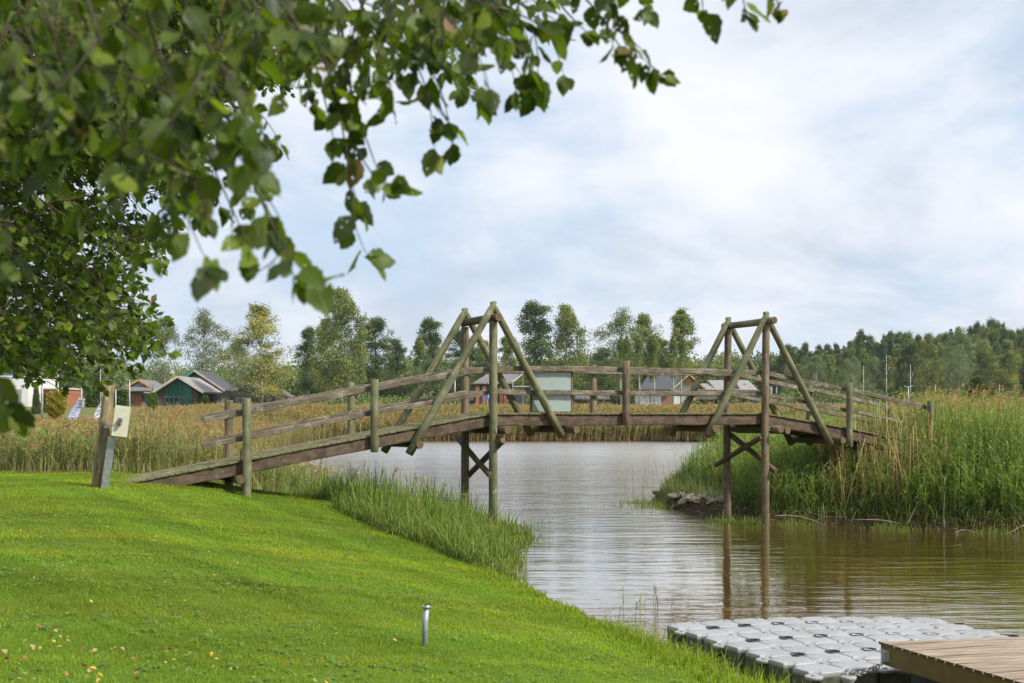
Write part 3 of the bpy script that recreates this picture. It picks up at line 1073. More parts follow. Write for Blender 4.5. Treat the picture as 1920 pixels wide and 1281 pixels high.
    # sedges arching over the bank edge
    X, Y, d = scatter(4.6, 18, 31, 47, 60000, lambda X, Y, d: in_view(X, Y, 0.12) & (d > 0.22 + 0.55 * (X < 6.7)) & (d < 2.2) & (wob(X, Y, 4.1, 2) > -0.35))
    tx = X / Y * FPX + 960
    Z = ground(X, Y, d)
    a = wob(X, Y, 1.6, 9) + rng.normal(0, 0.3, len(X))
    for m, p1 in ((a > 0.2, GR1 + [(0.30, 0.38, 0.16)]), ((a <= 0.2) & (a > -0.5), MIXG + [(0.34, 0.40, 0.22)]), (a <= -0.5, STRAW + MIXG)):
        blades(v, X[m], Y[m], Z[m], rng.uniform(0.4, 1.25, m.sum()), 0.027, 0.5, [(0.05, 0.08, 0.015), (0.07, 0.10, 0.02)], p1, 0.95, 5)
    # grass hanging over the cut edge down to the water
    X, Y, d = scatter(7.2, 22, 28, 38, 60000, lambda X, Y, d: in_view(X, Y, 0.12) & (d > 0.08) & (d < 0.7) & (wob(X, Y, 2.7, 1) > -0.25))
    blades(v, X, Y, ground(X, Y, d), rng.uniform(0.35, 0.85, len(X)), 0.022, 0.7, GR0, BRIGHT + MIXG, 1.15, 4)
    # dead brown stems hanging under the ramp end
    X, Y, d = scatter(9.2, 12.2, 35.2, 39.5, 380, lambda X, Y, d: d > 0.3)
    Z = ground(X, Y, d)
    reeds(v, X, Y, Z, rng.uniform(0.9, 2.2, len(X)), STRAW + BROWN, STRAW + MIXG, STRAW, 6, 0.026, 0.4, 0.0, 0.018, 0.22, 0.0, 0.2)
    # tufts standing in the water near the right tower
    for cx, cy, r, n in ((6.1, 36.6, 0.35, 300), (6.75, 35.9, 0.30, 420), (5.0, 42.6, 0.5, 500), (4.75, 44.2, 0.5, 350), (8.0, 35.7, 0.3, 200), (10.4, 34.6, 0.4, 300), (12.6, 33.4, 0.35, 240)):
        X = cx + rng.normal(0, r, n)
        Y = cy + rng.normal(0, r, n)
        blades(v, X, Y, np.maximum(ground(X, Y), -0.05), rng.uniform(0.25, 0.6, n), 0.02, 0.45, GR0, BRIGHT + STRAW[:1], 0.9, 3)
    # yellow-brown grass on the low tip
    X, Y, d = scatter(4.7, 8, 39, 50, 9000, lambda X, Y, d: (d > 0.3) & (d < 2.5))
    blades(v, X, Y, ground(X, Y, d), rng.uniform(0.35, 0.85, len(X)), 0.022, 0.3, OLIVE, OLIVE + BRIGHT + STRAW[:1], 0.5, 3)
    # straw litter lying on the mud
    X, Y, d = scatter(5, 18, 30, 46, 12000, lambda X, Y, d: (d > -0.05) & (d < 0.5) & in_view(X, Y, 0.1))
    n = len(X)
    a = rng.uniform(0, 2 * np.pi, n)
    D = unit(np.stack([np.cos(a), np.sin(a), rng.uniform(-0.1, 0.4, n)], 1))
    v.ribbons(np.stack([X, Y, np.maximum(ground(X, Y, d), 0) + 0.02], 1), D, rng.uniform(0.1, 0.5, n), 0.012, 0.1, unit(np.cross(D, rng.normal(0, 1, (n, 3)))),
              pick(BROWN + STRAW, n), pick(BROWN + STRAW, n), 2)
    props(link('bank_reeds', v.mesh('bank_reeds', M['veg'])), kind='stuff')
    # thin reeds standing in the open water
    v = Veg()
    for (px, py, n, sp) in ((1215, 935, 16, 0.5), (1238, 905, 14, 0.8), (1010, 1000, 5, 0.2), (1030, 1005, 6, 0.12), (960, 1060, 10, 0.25), (1170, 1150, 8, 0.5),
                            (1225, 1160, 5, 0.3), (560, 925, 30, 1.0), (520, 910, 40, 1.1), (545, 880, 25, 1.4)):
        Yc = CAMZ * FPX / (py - HOR)
        Xc = (px - 960) / FPX * Yc
        X = Xc + rng.normal(0, sp, n)
        Y = Yc + rng.normal(0, sp, n)
        reeds(v, X, Y, np.full(n, -0.05), rng.uniform(0.3, 1.5 if px < 600 or px > 1200 and py < 950 else 0.5, n), GR1 + OLIVE, GR1 + OLIVE, STRAW, 4, 0.016, 0.25, 0.0, 0.008, 0.12, 0.1, 0.3)
    props(link('water_reeds', v.mesh('water_reeds', M['veg'])), kind='stuff')


build_reeds()

# ================================================================== BRIDGE
P1 = np.array([-0.467, 32.0])
DB = np.array([0.906, 0.424])
DB = DB / np.linalg.norm(DB)
NB = np.array([-DB[1], DB[0]])
SPAN, WB, DZ = 8.3, 1.82, 3.13


def bp(s, w, z):
    """bridge coordinates: s along from left tower, w across (0 near post line, WB far), z height"""
    q = P1 + DB * s + NB * w
    return (q[0], q[1], z)


def deck_z(s):
    if s < 0:
        return DZ + 0.167 * s - 0.0008 * s * s
    if s > SPAN:
        return DZ - 0.135 * (s - SPAN) - 0.004 * (s - SPAN) ** 2
    return DZ


def build_bridge():
    root = empty('footbridge', (*(P1 + DB * 4 + NB * 0.9), 0.0), 'weathered wooden footbridge on log posts with two A-frame towers crossing the river', 'bridge')
    SL, SR = -9.0, SPAN + 8.0

    def logpart(name, p0, p1, r0, r1=None, mat='post_green', end='end_grain', n=16):
        mb = MB()
        mb.log(p0, p1, r0, r1, n)
        return mb.build(name, [M[mat], M[end]], root)

    # posts of the towers
    for sx, mat, fmat in ((0.0, 'post_green', 'post_brown'), (SPAN, 'post_brown', 'post_brown')):
        top = 5.42 if sx == 0 else 5.60
        for w in (0.0, WB):
            logpart('tower_post', bp(sx, w, -1.0), bp(sx, w, top - 0.02 * w), 0.112, 0.102, mat if w == 0 else fmat)
    # A-frame diagonals: (s apex, z apex) -> (s foot, z foot)
    zt = [5.90, 5.92]
    for w in (0.0, WB):
        for k, (sx, legs) in enumerate(((0.0, ((-2.25, 2.13), (1.95, 2.52))), (SPAN, ((-1.95, 2.50), (2.28, 2.20))))):
            za = zt[k] - 0.03 * (w > 0)
            for i, (ds, zf) in enumerate(legs):
                off = 0.03 if i == 0 else -0.03
                a = Vector(bp(sx + (0.04 if i == 0 else -0.04), w + off * 0 + (0.0), za))
                b = Vector(bp(sx + ds, w, zf))
                # the two legs pass beside each other at the top
                sh = Vector((NB[0], NB[1], 0)) * (-0.035 if i == 0 else 0.035)
                mb = MB()
                pa, pb = a + sh, b + sh * 0.5
                dd = (pb - pa)
                pp = [pa + dd * t for t in (0, 0.03, 0.06, 0.2, 0.4, 0.6, 0.8, 1.0)]
                mb.tube(pp, [0.045, 0.072, 0.088, 0.09, 0.094, 0.097, 0.10, 0.102], 14, 0, 1, 0.06)
                mb.build('diagonal_brace', [M['post_green'], M['end_grain']], root)
    # cross logs at tower tops
    logpart('cross_log', bp(0.02, -0.30, 5.50), bp(0.02, WB + 0.22, 5.50), 0.105, 0.10, 'log_dark', 'end_light')
    logpart('cross_log', bp(SPAN + 0.04, -0.34, 5.68), bp(SPAN + 0.04, WB + 0.30, 5.66), 0.10, 0.095, 'post_green', 'end_grain')
    # cross logs under the deck
    for s, w0, w1, mat in ((-2.02, -0.16, WB + 0.12, 'log_dark'), (0.24, -0.36, WB + 0.2, 'log_dark'), (2.16, -0.38, WB + 0.2, 'log_dark'),
                           (SPAN - 1.78, -0.16, WB + 0.5, 'log_dark'), (SPAN + 0.22, -0.38, WB + 0.2, 'post_green'), (SPAN + 0.46, -0.38, WB + 0.2, 'log_dark'),
                           (SPAN + 2.45, -0.30, WB + 0.2, 'log_dark'), (-6.38, -0.16, WB + 0.15, 'log_dark'), (-8.05, 0.02, WB - 0.1, 'log_dark')):
        z = deck_z(s) - 0.33 - 0.105
        if s == -8.05:
            z = deck_z(s) - 0.33 - 0.07
        logpart('cross_log', bp(s, w0, z), bp(s, w1, z), 0.10, 0.10, mat, 'end_light' if s > 0 else 'end_grain')
    # longitudinal bolsters beneath the tower
    # X braces between the posts
    for sx, b1, b2 in ((0.0, ((-0.10, WB + 0.30, 2.50), (-0.12, -0.10, 1.55)), ((0.13, -0.30, 2.44), (0.12, WB + 0.1, 1.45))),
                       (SPAN, ((-0.14, 0.0, 2.46), (-0.14, WB + 0.42, 1.60)), ((0.13, WB + 0.1, 2.50), (0.13, -0.28, 1.50)))):
        for (a, b) in (b1, b2):
            logpart('cross_brace', bp(sx + a[0], a[1], a[2]), bp(sx + b[0], b[1], b[2]), 0.078, 0.075, 'log_dark', 'end_light', 14)
    # rail posts
    for s, up, dn, nm, fm, r in ((-3.12, 1.33, 0.42, 'post_green', 'post_green', 0.098), (-6.21, 1.40, None, 'post_green', 'post_brown', 0.105),
                                 (3.83, 1.36, 0.33, 'post_brown', 'post_brown', 0.10), (SPAN + 2.92, 1.28, 0.55, 'post_green', 'post_green', 0.098),
                                 (SPAN + 5.95, 1.30, 0.6, 'post_green', 'post_green', 0.10)):
        for w in (0.0, WB):
            z = deck_z(s)
            q = bp(s, w, 0)
            zb = gz(q[0], q[1]) - 0.4 if dn is None else z - dn
            mat = nm if w == 0 else fm
            if dn is None and w == 0:
                logpart('rail_post', bp(s, w, zb), bp(s, w, z + up), r, r * 0.97, mat)
            else:
                logpart('rail_post', bp(s, w, zb), bp(s, w, z + up - (0.03 if w else 0)), r, r * 0.97, mat)
    # side beams (segments butt end to end), fascia look, both sides
    for w in (0.165, WB - 0.165):
        cuts = [-8.55, -4.3, 0.0, 4.1, SPAN, SPAN + 4.0, SR]
        for a, b in zip(cuts[:-1], cuts[1:]):
            mb = MB()
            g = 0.004
            ex = -0.045 - 0.145
            p0 = Vector(bp(a + g, w, deck_z(a) + ex))
            p1 = Vector(bp(b - g, w, deck_z(b) + ex))
            mb.bar(p0, p1, 0.095, 0.29, rough=0.035, seg=14)
            mb.build('side_beam', [M['beam']], root)
    # inner stringers
    for w in (0.62, WB - 0.62):
        cuts = [-8.4, 0.0, SPAN, SR]
        for a, b in zip(cuts[:-1], cuts[1:]):
            mb = MB()
            mb.bar(bp(a + .01, w, deck_z(a) - 0.17), bp(b - .01, w, deck_z(b) - 0.17), 0.09, 0.22)
            mb.build('stringer', [M['log_dark']], root)
    # deck planks, three sections
    for (a, b) in ((SL, 0.0), (0.0, SPAN), (SPAN, SR)):
        mb = MB()
        n = int((b - a) / 0.148)
        st = (b - a) / n
        for i in range(n):
            s0, s1 = a + i * st + 0.005, a + (i + 1) * st - 0.006
            sc = (s0 + s1) / 2
            wa, wb_ = 0.07 + random.uniform(-0.012, 0.012), WB - 0.07 + random.uniform(-0.012, 0.012)
            z0, z1 = deck_z(s0), deck_z(s1)
            tw = random.uniform(-0.003, 0.003)
            c0 = Vector(bp(sc, wa, (z0 + z1) / 2 - 0.022 + tw))
            c1 = Vector(bp(sc, wb_, (z0 + z1) / 2 - 0.022 - tw))
            X = (c1 - c0)
            Yv = Vector(bp(s1, wa, z1)) - Vector(bp(s0, wa, z0))
            Zv = X.cross(Yv).normalized()
            if Zv.z < 0:
                Zv = -Zv
            mb.obox((c0 + c1) / 2, X / 2, Yv / 2, Zv * 0.0205)
        mb.build('deck_planks', [M['plank']], root)
    # low mossy kerb strip along both deck edges
    for w in (0.12, WB - 0.12):
        pass
    # hand rails and knee rails (split boards), both sides
    for w in (0.165, WB - 0.165):
        for h, hh in ((1.12, 0.132), (0.525, 0.112)):
            left_end = -7.15 if w < 1 else -6.9
            if h < 1:
                left_end -= 0.02
            cuts = [left_end, -3.1, 0.02]
            for a, b in zip(cuts[:-1], cuts[1:]):
                mb = MB()
                lift = 0.05 if a < -4 else 0.0
                mb.bar(bp(a, w, deck_z(a) + h - lift), bp(b - .006, w, deck_z(b) + h), 0.075, hh, rough=0.26, seg=44)
                mb.build('hand_rail' if h > 1 else 'knee_rail', [M['rail']], root)
            cuts = [0.03, 1.85, SPAN - .02] if h > 1 else [0.03, 4.0, SPAN - .02]
            for a, b in zip(cuts[:-1], cuts[1:]):
                mb = MB()
                e = 0.02 if (h > 1 and a > 1 and a < 3) else 0.0
                mb.bar(bp(a, w, deck_z(a) + h + e), bp(b - .006, w, deck_z(b) + h), 0.075, hh, rough=0.17, seg=60)
                mb.build('hand_rail' if h > 1 else 'knee_rail', [M['rail']], root)
            cuts = [SPAN + 0.0, SPAN + 2.95, SPAN + 6.3 if w < 1 else SPAN + 6.0]
            if h < 1:
                cuts[-1] = SPAN + 5.6
            for a, b in zip(cuts[:-1], cuts[1:]):
                mb = MB()
                mb.bar(bp(a, w, deck_z(a) + h), bp(b - .006, w, deck_z(b) + h - 0.02), 0.07, hh * 0.85, rough=0.24, seg=34)
                mb.build('hand_rail' if h > 1 else 'knee_rail', [M['rail']], root)
    # bolts
    for s in (0.0, SPAN):
        mb = MB()
        for z in (2.72, 2.66):
            mb.tube([bp(s + 0.02, -0.125, z), bp(s + 0.02, -0.10, z)], 0.022, 8)
        mb.build('bolt', [M['steel']], root)

    # frosted notice panel hung inside the near rail
    s0, s1 = 1.18, 2.36
    r2 = empty('notice_panel', bp((s0 + s1) / 2, 0.28, DZ + 0.01), 'pale green frosted panel in a brown frame standing behind the bridge railing', 'panel')
    mb = MB()
    mb.bar(bp(s0 + .03, 0.27, DZ + 0.54), bp(s1 - .03, 0.27, DZ + 0.54), 0.018, 1.02)
    mb.build('panel_sheet', [M['panel']], r2)
    for s in (s0, s1):
        mb = MB()
        mb.bar(bp(s, 0.27, DZ + 0.012), bp(s, 0.27, DZ + 1.07), 0.045, 0.05, up=(DB[0], DB[1], 0))
        mb.build('panel_upright', [M['post_brown']], r2)
    for z in (DZ + 0.025, DZ + 1.06):
        mb = MB()
        mb.bar(bp(s0 + .03, 0.27, z), bp(s1 - .03, 0.27, z), 0.03, 0.025)
        mb.build('panel_crossbar', [M['post_brown']], r2)
    return root


build_bridge()


def torus_link(mb, c, axis_long, axis_w, L=0.03, r=0.011, t=0.0035, n=10):
    c = Vector(c)
    a = Vector(axis_long).normalized()
    b = Vector(axis_w).normalized()
    pts = []
    for i in range(n):
        an = 2 * math.pi * i / n
        pts.append(c + a * (math.cos(an) * L * 0.62) + b * (math.sin(an) * r * 1.25))
    m = 5
    rings = []
    for i in range(n + 1):
        p = pts[i % n]
        tt = (pts[(i + 1) % n] - pts[(i - 1) % n]).normalized()
        nn = a.cross(b).normalized()
        oo = tt.cross(nn).normalized()
        rings.append([p + (nn * math.cos(2 * math.pi * j / m) + oo * math.sin(2 * math.pi * j / m)) * t for j in range(m)])
    mb.rings(rings, 0.1, 0, 0, None, True, caps=False)


def chain(name, pts, pitch, r, t, mat, label):
    mb = MB()
    P = [Vector(p) for p in pts]
    seg = [(P[i + 1] - P[i]).length for i in range(len(P) - 1)]
    tot = sum(seg)
    n = int(tot / pitch)
    for k in range(n):
        d = (k + 0.5) * pitch
        i = 0
        while i < len(seg) - 1 and d > seg[i]:
            d -= seg[i]
            i += 1
        c = P[i].lerp(P[i + 1], min(1, d / seg[i]))
        ax = (P[i + 1] - P[i]).normalized()
        ref = Vector((1, 0, 0)) if abs(ax.x) < 0.8 else Vector((0, 0, 1))
        s1 = ax.cross(ref).normalized()
        s2 = ax.cross(s1)
        w = s1 if k % 2 else s2
        torus_link(mb, c, ax, (w + s1 * 0.2), pitch * 1.15, r, t)
    o = mb.build(name, [mat])
    return props(o, label, 'chain')


q = bp(-6.21, 0, 0)
zt_ = deck_z(-6.21) + 0.25
cx, cy = q[0] - 0.118, q[1] - 0.03
chain('hanging_chain', [(cx, cy, zt_), (cx - 0.01, cy, zt_ - 0.5), (cx + 0.01, cy - .01, 1.4), (cx + 0.005, cy - .01, gz(cx, cy) + 0.03)], 0.052, 0.018, 0.007, M['rust'],
      'rusty chain hanging down the left side of the front bridge post on the lawn')

# ================================================================== leaning post and power box
def build_post_and_box():
    Y = 26.6
    b = at(183, 921, Y)
    b[2] = gz(b[0], b[1]) - 0.05
    t = at(205, 722, Y + 0.1)
    b[0] = (184 - 960) / FPX * Y
    mb = MB()
    m = 14
    pts = [Vector(b).lerp(Vector(t), i / m) for i in range(m + 1)]
    rad = [0.152 - 0.036 * i / m for i in range(m + 1)]
    mb.tube(pts, rad, 18, 0, 1, 0.10)
    root = empty('leaning_post', (b[0], b[1], b[2] + 0.05), 'short weathered log post leaning to the right at the foot of the bridge', 'post')
    mb.build('log', [M['old_post'], M['end_light']], root)
    mb = MB()
    for k in range(5):
        q = Vector(t) + Vector((0.06 + 0.02 * k, -0.04 + 0.02 * k, 0))
        mb.tube([q - Vector((0, 0, 0.08)), q + Vector((0.01, 0, 0.02 + 0.015 * (k % 3)))], [0.02, 0.004], 5)
    mb.build('splintered_top', [M['old_post']], root)
    # steel stand and box, tilted the same way
    lean = Vector((0.135, 0, 1)).normalized()
    side = Vector((1, 0.22, -0.135)).normalized()
    frm = side.cross(lean).normalized()      # points back/front
    if frm.y > 0:
        frm = -frm
    Yb = 26.35
    base = Vector(at(196, 914, Yb))
    base.z = gz(base.x, base.y) - 0.03
    root = empty('power_pedestal', (base.x, base.y, base.z + 0.03), 'cream electric socket box on a grey steel strip leaning beside the log post', 'electric box')
    mb = MB()
    topp = base + lean * 1.12
    mb.bar(base, topp, 0.15, 0.035, up=frm)
    mb.build('steel_stand', [M['steel']], root)
    c = Vector(at(227, 790, Yb - 0.15)) 
    mb = MB()
    mb.obox(c, lean * 0.315, side * 0.15, frm * 0.012)
    mb.build('box_cover', [M['cream']], root)
    mb = MB()
    mb.obox(c - frm * 0.094, lean * 0.31, side * 0.145, frm * 0.08)
    bx = mb.build('box_body', [M['cream']], root)
    mb = MB()
    mb.obox(c - frm * 0.09 - lean * 0.322 - side * 0.03, lean * 0.012, side * 0.14, frm * 0.085)
    mb.build('cable_opening', [M['frame']], root)
    mb = MB()
    s0 = c + frm * 0.014 + lean * 0.02 - side * 0.02
    mb.tube([s0, s0 + frm * 0.05], 0.045, 12)
    mb.tube([s0 + frm * 0.05, s0 + frm * 0.075], [0.052, 0.045], 12)
    mb.build('socket', [M['frame']], root)
    mb = MB()
    s1 = s0 - lean * 0.07 + frm * 0.02
    mb.tube([s1, s1 + frm * 0.06 - lean * 0.02], 0.035, 10)
    mb.build('plug', [M['red']], root)
    mb = MB()
    h = Vector(at(200, 801, Yb + 0.05))
    mb.bar(Vector(at(196, 801, Yb + 0.1)), c - frm * 0.1 - side * 0.12 - lean * 0.1, 0.012, 0.05)
    mb.build('bracket', [M['steel']], root)


build_post_and_box()


def build_pipe():
    Y = 12.4
    x = (797 - 960) / FPX * Y
    for _ in range(8):
        z = gz(x, Y)
        Y = (CAMZ - z) * FPX / (1212 - HOR)
        x = (797 - 960) / FPX * Y
    root = empty('metal_pipe', (x, Y, z), 'short upright grey metal pipe standing in the lawn', 'pipe')
    h = 0.40
    mb = MB()
    mb.tube([(x - 0.004, Y, z - 0.1), (x, Y, z + h * .5), (x + 0.012, Y, z + h - 0.03)], 0.029, 20)
    mb.build('pipe_shaft', [M['pipe']], root)
    mb = MB()
    mb.tube([(x + 0.012, Y, z + h - 0.035), (x + 0.012, Y, z + h - .03), (x + 0.013, Y, z + h - 0.005), (x + 0.013, Y, z + h - 0.004)], [0.031, 0.040, 0.040, 0.034], 20)
    c = mb.build('pipe_collar', [M['steel'], M['frame']], root)
    mb = MB()
    mb.tube([(x + 0.04, Y - .01, z + h - 0.025), (x + 0.068, Y - .012, z + h - 0.025)], 0.012, 6, smooth_=False)
    mb.build('clamp_bolt', [M['steel']], root)
    mb = MB()
    mb.tube([(x + 0.008, Y, z + h - .006), (x + 0.0, Y - 0.006, z + h + 0.014)], [0.014, 0.006], 7)
    mb.build('cable_stub', [M['rust']], root)


build_pipe()

# ================================================================== floating dock of plastic cubes
def float_cube_mesh():
    """one float: crowned ribbed top with cut corners that slope into the pockets, ledge lugs, side recesses"""
    mb = MB()
    h, cr, zt, zb = 0.245, 0.062, 0.0, -0.40

    def outline(h_, cr_):
        pts = []
        for (sx, sy, a0) in ((1, 1, 0), (-1, 1, 1), (-1, -1, 2), (1, -1, 3)):
            cx_, cy_ = sx * h_, sy * h_
            # concave quarter circle around the corner
            for k in range(4):
                an = k / 3 * math.pi / 2
                if a0 == 0:
                    p = (cx_ - cr_ * math.sin(an) * 0 - cr_ * math.sin(an), cy_ - cr_ * math.cos(an))
                elif a0 == 1:
                    p = (cx_ + cr_ * math.cos(an), cy_ - cr_ * math.sin(an))
                elif a0 == 2:
                    p = (cx_ + cr_ * math.sin(an), cy_ + cr_ * math.cos(an))
                else:
                    p = (cx_ - cr_ * math.cos(an), cy_ + cr_ * math.sin(an))
                pts.append(p)
        return pts
    levels = [(0.237, 0.100, zb), (0.24, 0.098, -0.12), (0.245, 0.096, -0.060), (0.243, 0.098, -0.012), (0.236, 0.106, -0.001), (0.17, 0.10, 0.003)]
    rings = []
    for (hh, cc, z) in levels:
        r = []
        for i, (x, y) in enumerate(outline(hh, cc)):
            dz = -0.016 if (z > -0.02) and hh > 0.2 else 0
            # corners sink toward the pocket
            k = (i % 4) in (1, 2)
            r.append(Vector((x, y, z + (dz if k else dz * 0.25))))
        rings.append(r)
    mb.rings(rings, 0.4, 0, 0, None, False)
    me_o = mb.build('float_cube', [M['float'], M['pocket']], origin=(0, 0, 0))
    me = me_o.data
    bpy.data.objects.remove(me_o)
    return me


def build_float_dock():
    ZT = 0.30
    fx = [2.04, 2.57, 3.07, 3.56, 4.04, 4.51, 4.98, 5.45, 5.92]
    fy = [17.15, 17.60, 17.90, 18.06, 18.12, 18.10, 18.00, 17.86, 17.68]
    # smooth into equal 0.5 m chords
    pts = [(2.04, 17.15)]
    ang = math.radians(30)
    for i in range(8):
        a = math.radians(27 - 5.6 * i)
        pts.append((pts[-1][0] + 0.487 * math.cos(a), pts[-1][1] + 0.487 * math.sin(a)))
    root = empty('floating_dock', (3.6, 16.2, 0.0), 'light grey floating dock of joined plastic cubes beside the lawn', 'dock')
    me = float_cube_mesh()
    dl = Vector((0.352, -0.936, 0))
    rows = 7
    nodes = {}
    for i in range(9):
        if i < 8:
            a = math.radians(27 - 5.6 * i)
        for j in range(rows + 1):
            p = Vector((pts[i][0], pts[i][1], 0)) + dl * 0.5 * j
            # the raft stays stiff across: correct the bend away from the far edge
            nodes[i, j] = p + Vector((0, -0.02 * abs(i - 4) * 0, 0))
    ref = me
    for i in range(8):
        for j in range(rows):
            c = (nodes[i, j] + nodes[i + 1, j] + nodes[i, j + 1] + nodes[i + 1, j + 1]) / 4
            e = (nodes[i + 1, j] - nodes[i, j] + nodes[i + 1, j + 1] - nodes[i, j + 1])
            f = (nodes[i, j] - nodes[i, j + 1] + nodes[i + 1, j] - nodes[i + 1, j + 1])
            an = math.atan2(e.y, e.x)
            an2 = math.atan2(f.y, f.x) - math.pi / 2
            rot = (an + an2) / 2
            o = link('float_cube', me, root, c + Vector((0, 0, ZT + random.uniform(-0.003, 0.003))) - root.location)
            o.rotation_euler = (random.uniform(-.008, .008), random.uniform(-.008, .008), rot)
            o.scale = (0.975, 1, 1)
    # joint lugs: open pockets on odd joints, flat pins on even ones
    def lug(c, open_):
        mb = MB()
        if open_:
            mb.tube([c + Vector((0, 0, -0.12)), c + Vector((0, 0, -0.085))], 0.094, 16, 0)
            mb.rings([[c + Vector((0.090 * math.cos(q * math.pi / 10), 0.090 * math.sin(q * math.pi / 10), zz)) for q in range(20)] for zz in (-0.12, 0.001)], 0.1, caps=False)
            for k in range(10):
                an = k * math.pi / 5
                d = Vector((math.cos(an), math.sin(an), 0))
                mb.bar(c + d * 0.035 + Vector((0, 0, -0.070)), c + d * 0.105 + Vector((0, 0, -0.055)), 0.008, 0.03)
            mb.build('joint_pocket', [M['pocket']], root)
        else:
            mb.tube([c + Vector((0, 0, -0.06)), c + Vector((0, 0, -0.030)), c + Vector((0, 0, -0.022))], [0.100, 0.100, 0.094], 18, 0)
            mb.tube([c + Vector((0, 0, -0.022)), c + Vector((0, 0, -0.008))], [0.03, 0.026], 10, 0)
            mb.build('joint_pin', [M['float']], root)
    for i in range(0, 9):
        for j in range(0, rows + 1):
            c = nodes[i, j] + Vector((0, 0, ZT))
            if i == 0 and j % 2 == 0:
                continue
            lug(c, j % 2 == 1 and 0 < i and j < rows)
    # weeds caught in one pocket
    v = Veg()
    for (i, j, n) in ((7, 1, 60), (8, 1, 14), (2, 4, 3)):
        c = nodes[i, j]
        X = c.x + rng.normal(0, 0.035, n)
        Y = c.y + rng.normal(0, 0.035, n)
        blades(v, X, Y, np.full(n, ZT - 0.07), rng.uniform(0.04, 0.14 if n > 5 else 0.4, n), 0.008, 0.6, LG1, [(0.35, 0.37, 0.05)], 0.6, 3)
    props(link('dock_weeds', v.mesh('dock_weeds', M['veg'])), kind='stuff')
    return nodes


dock_nodes = build_float_dock()


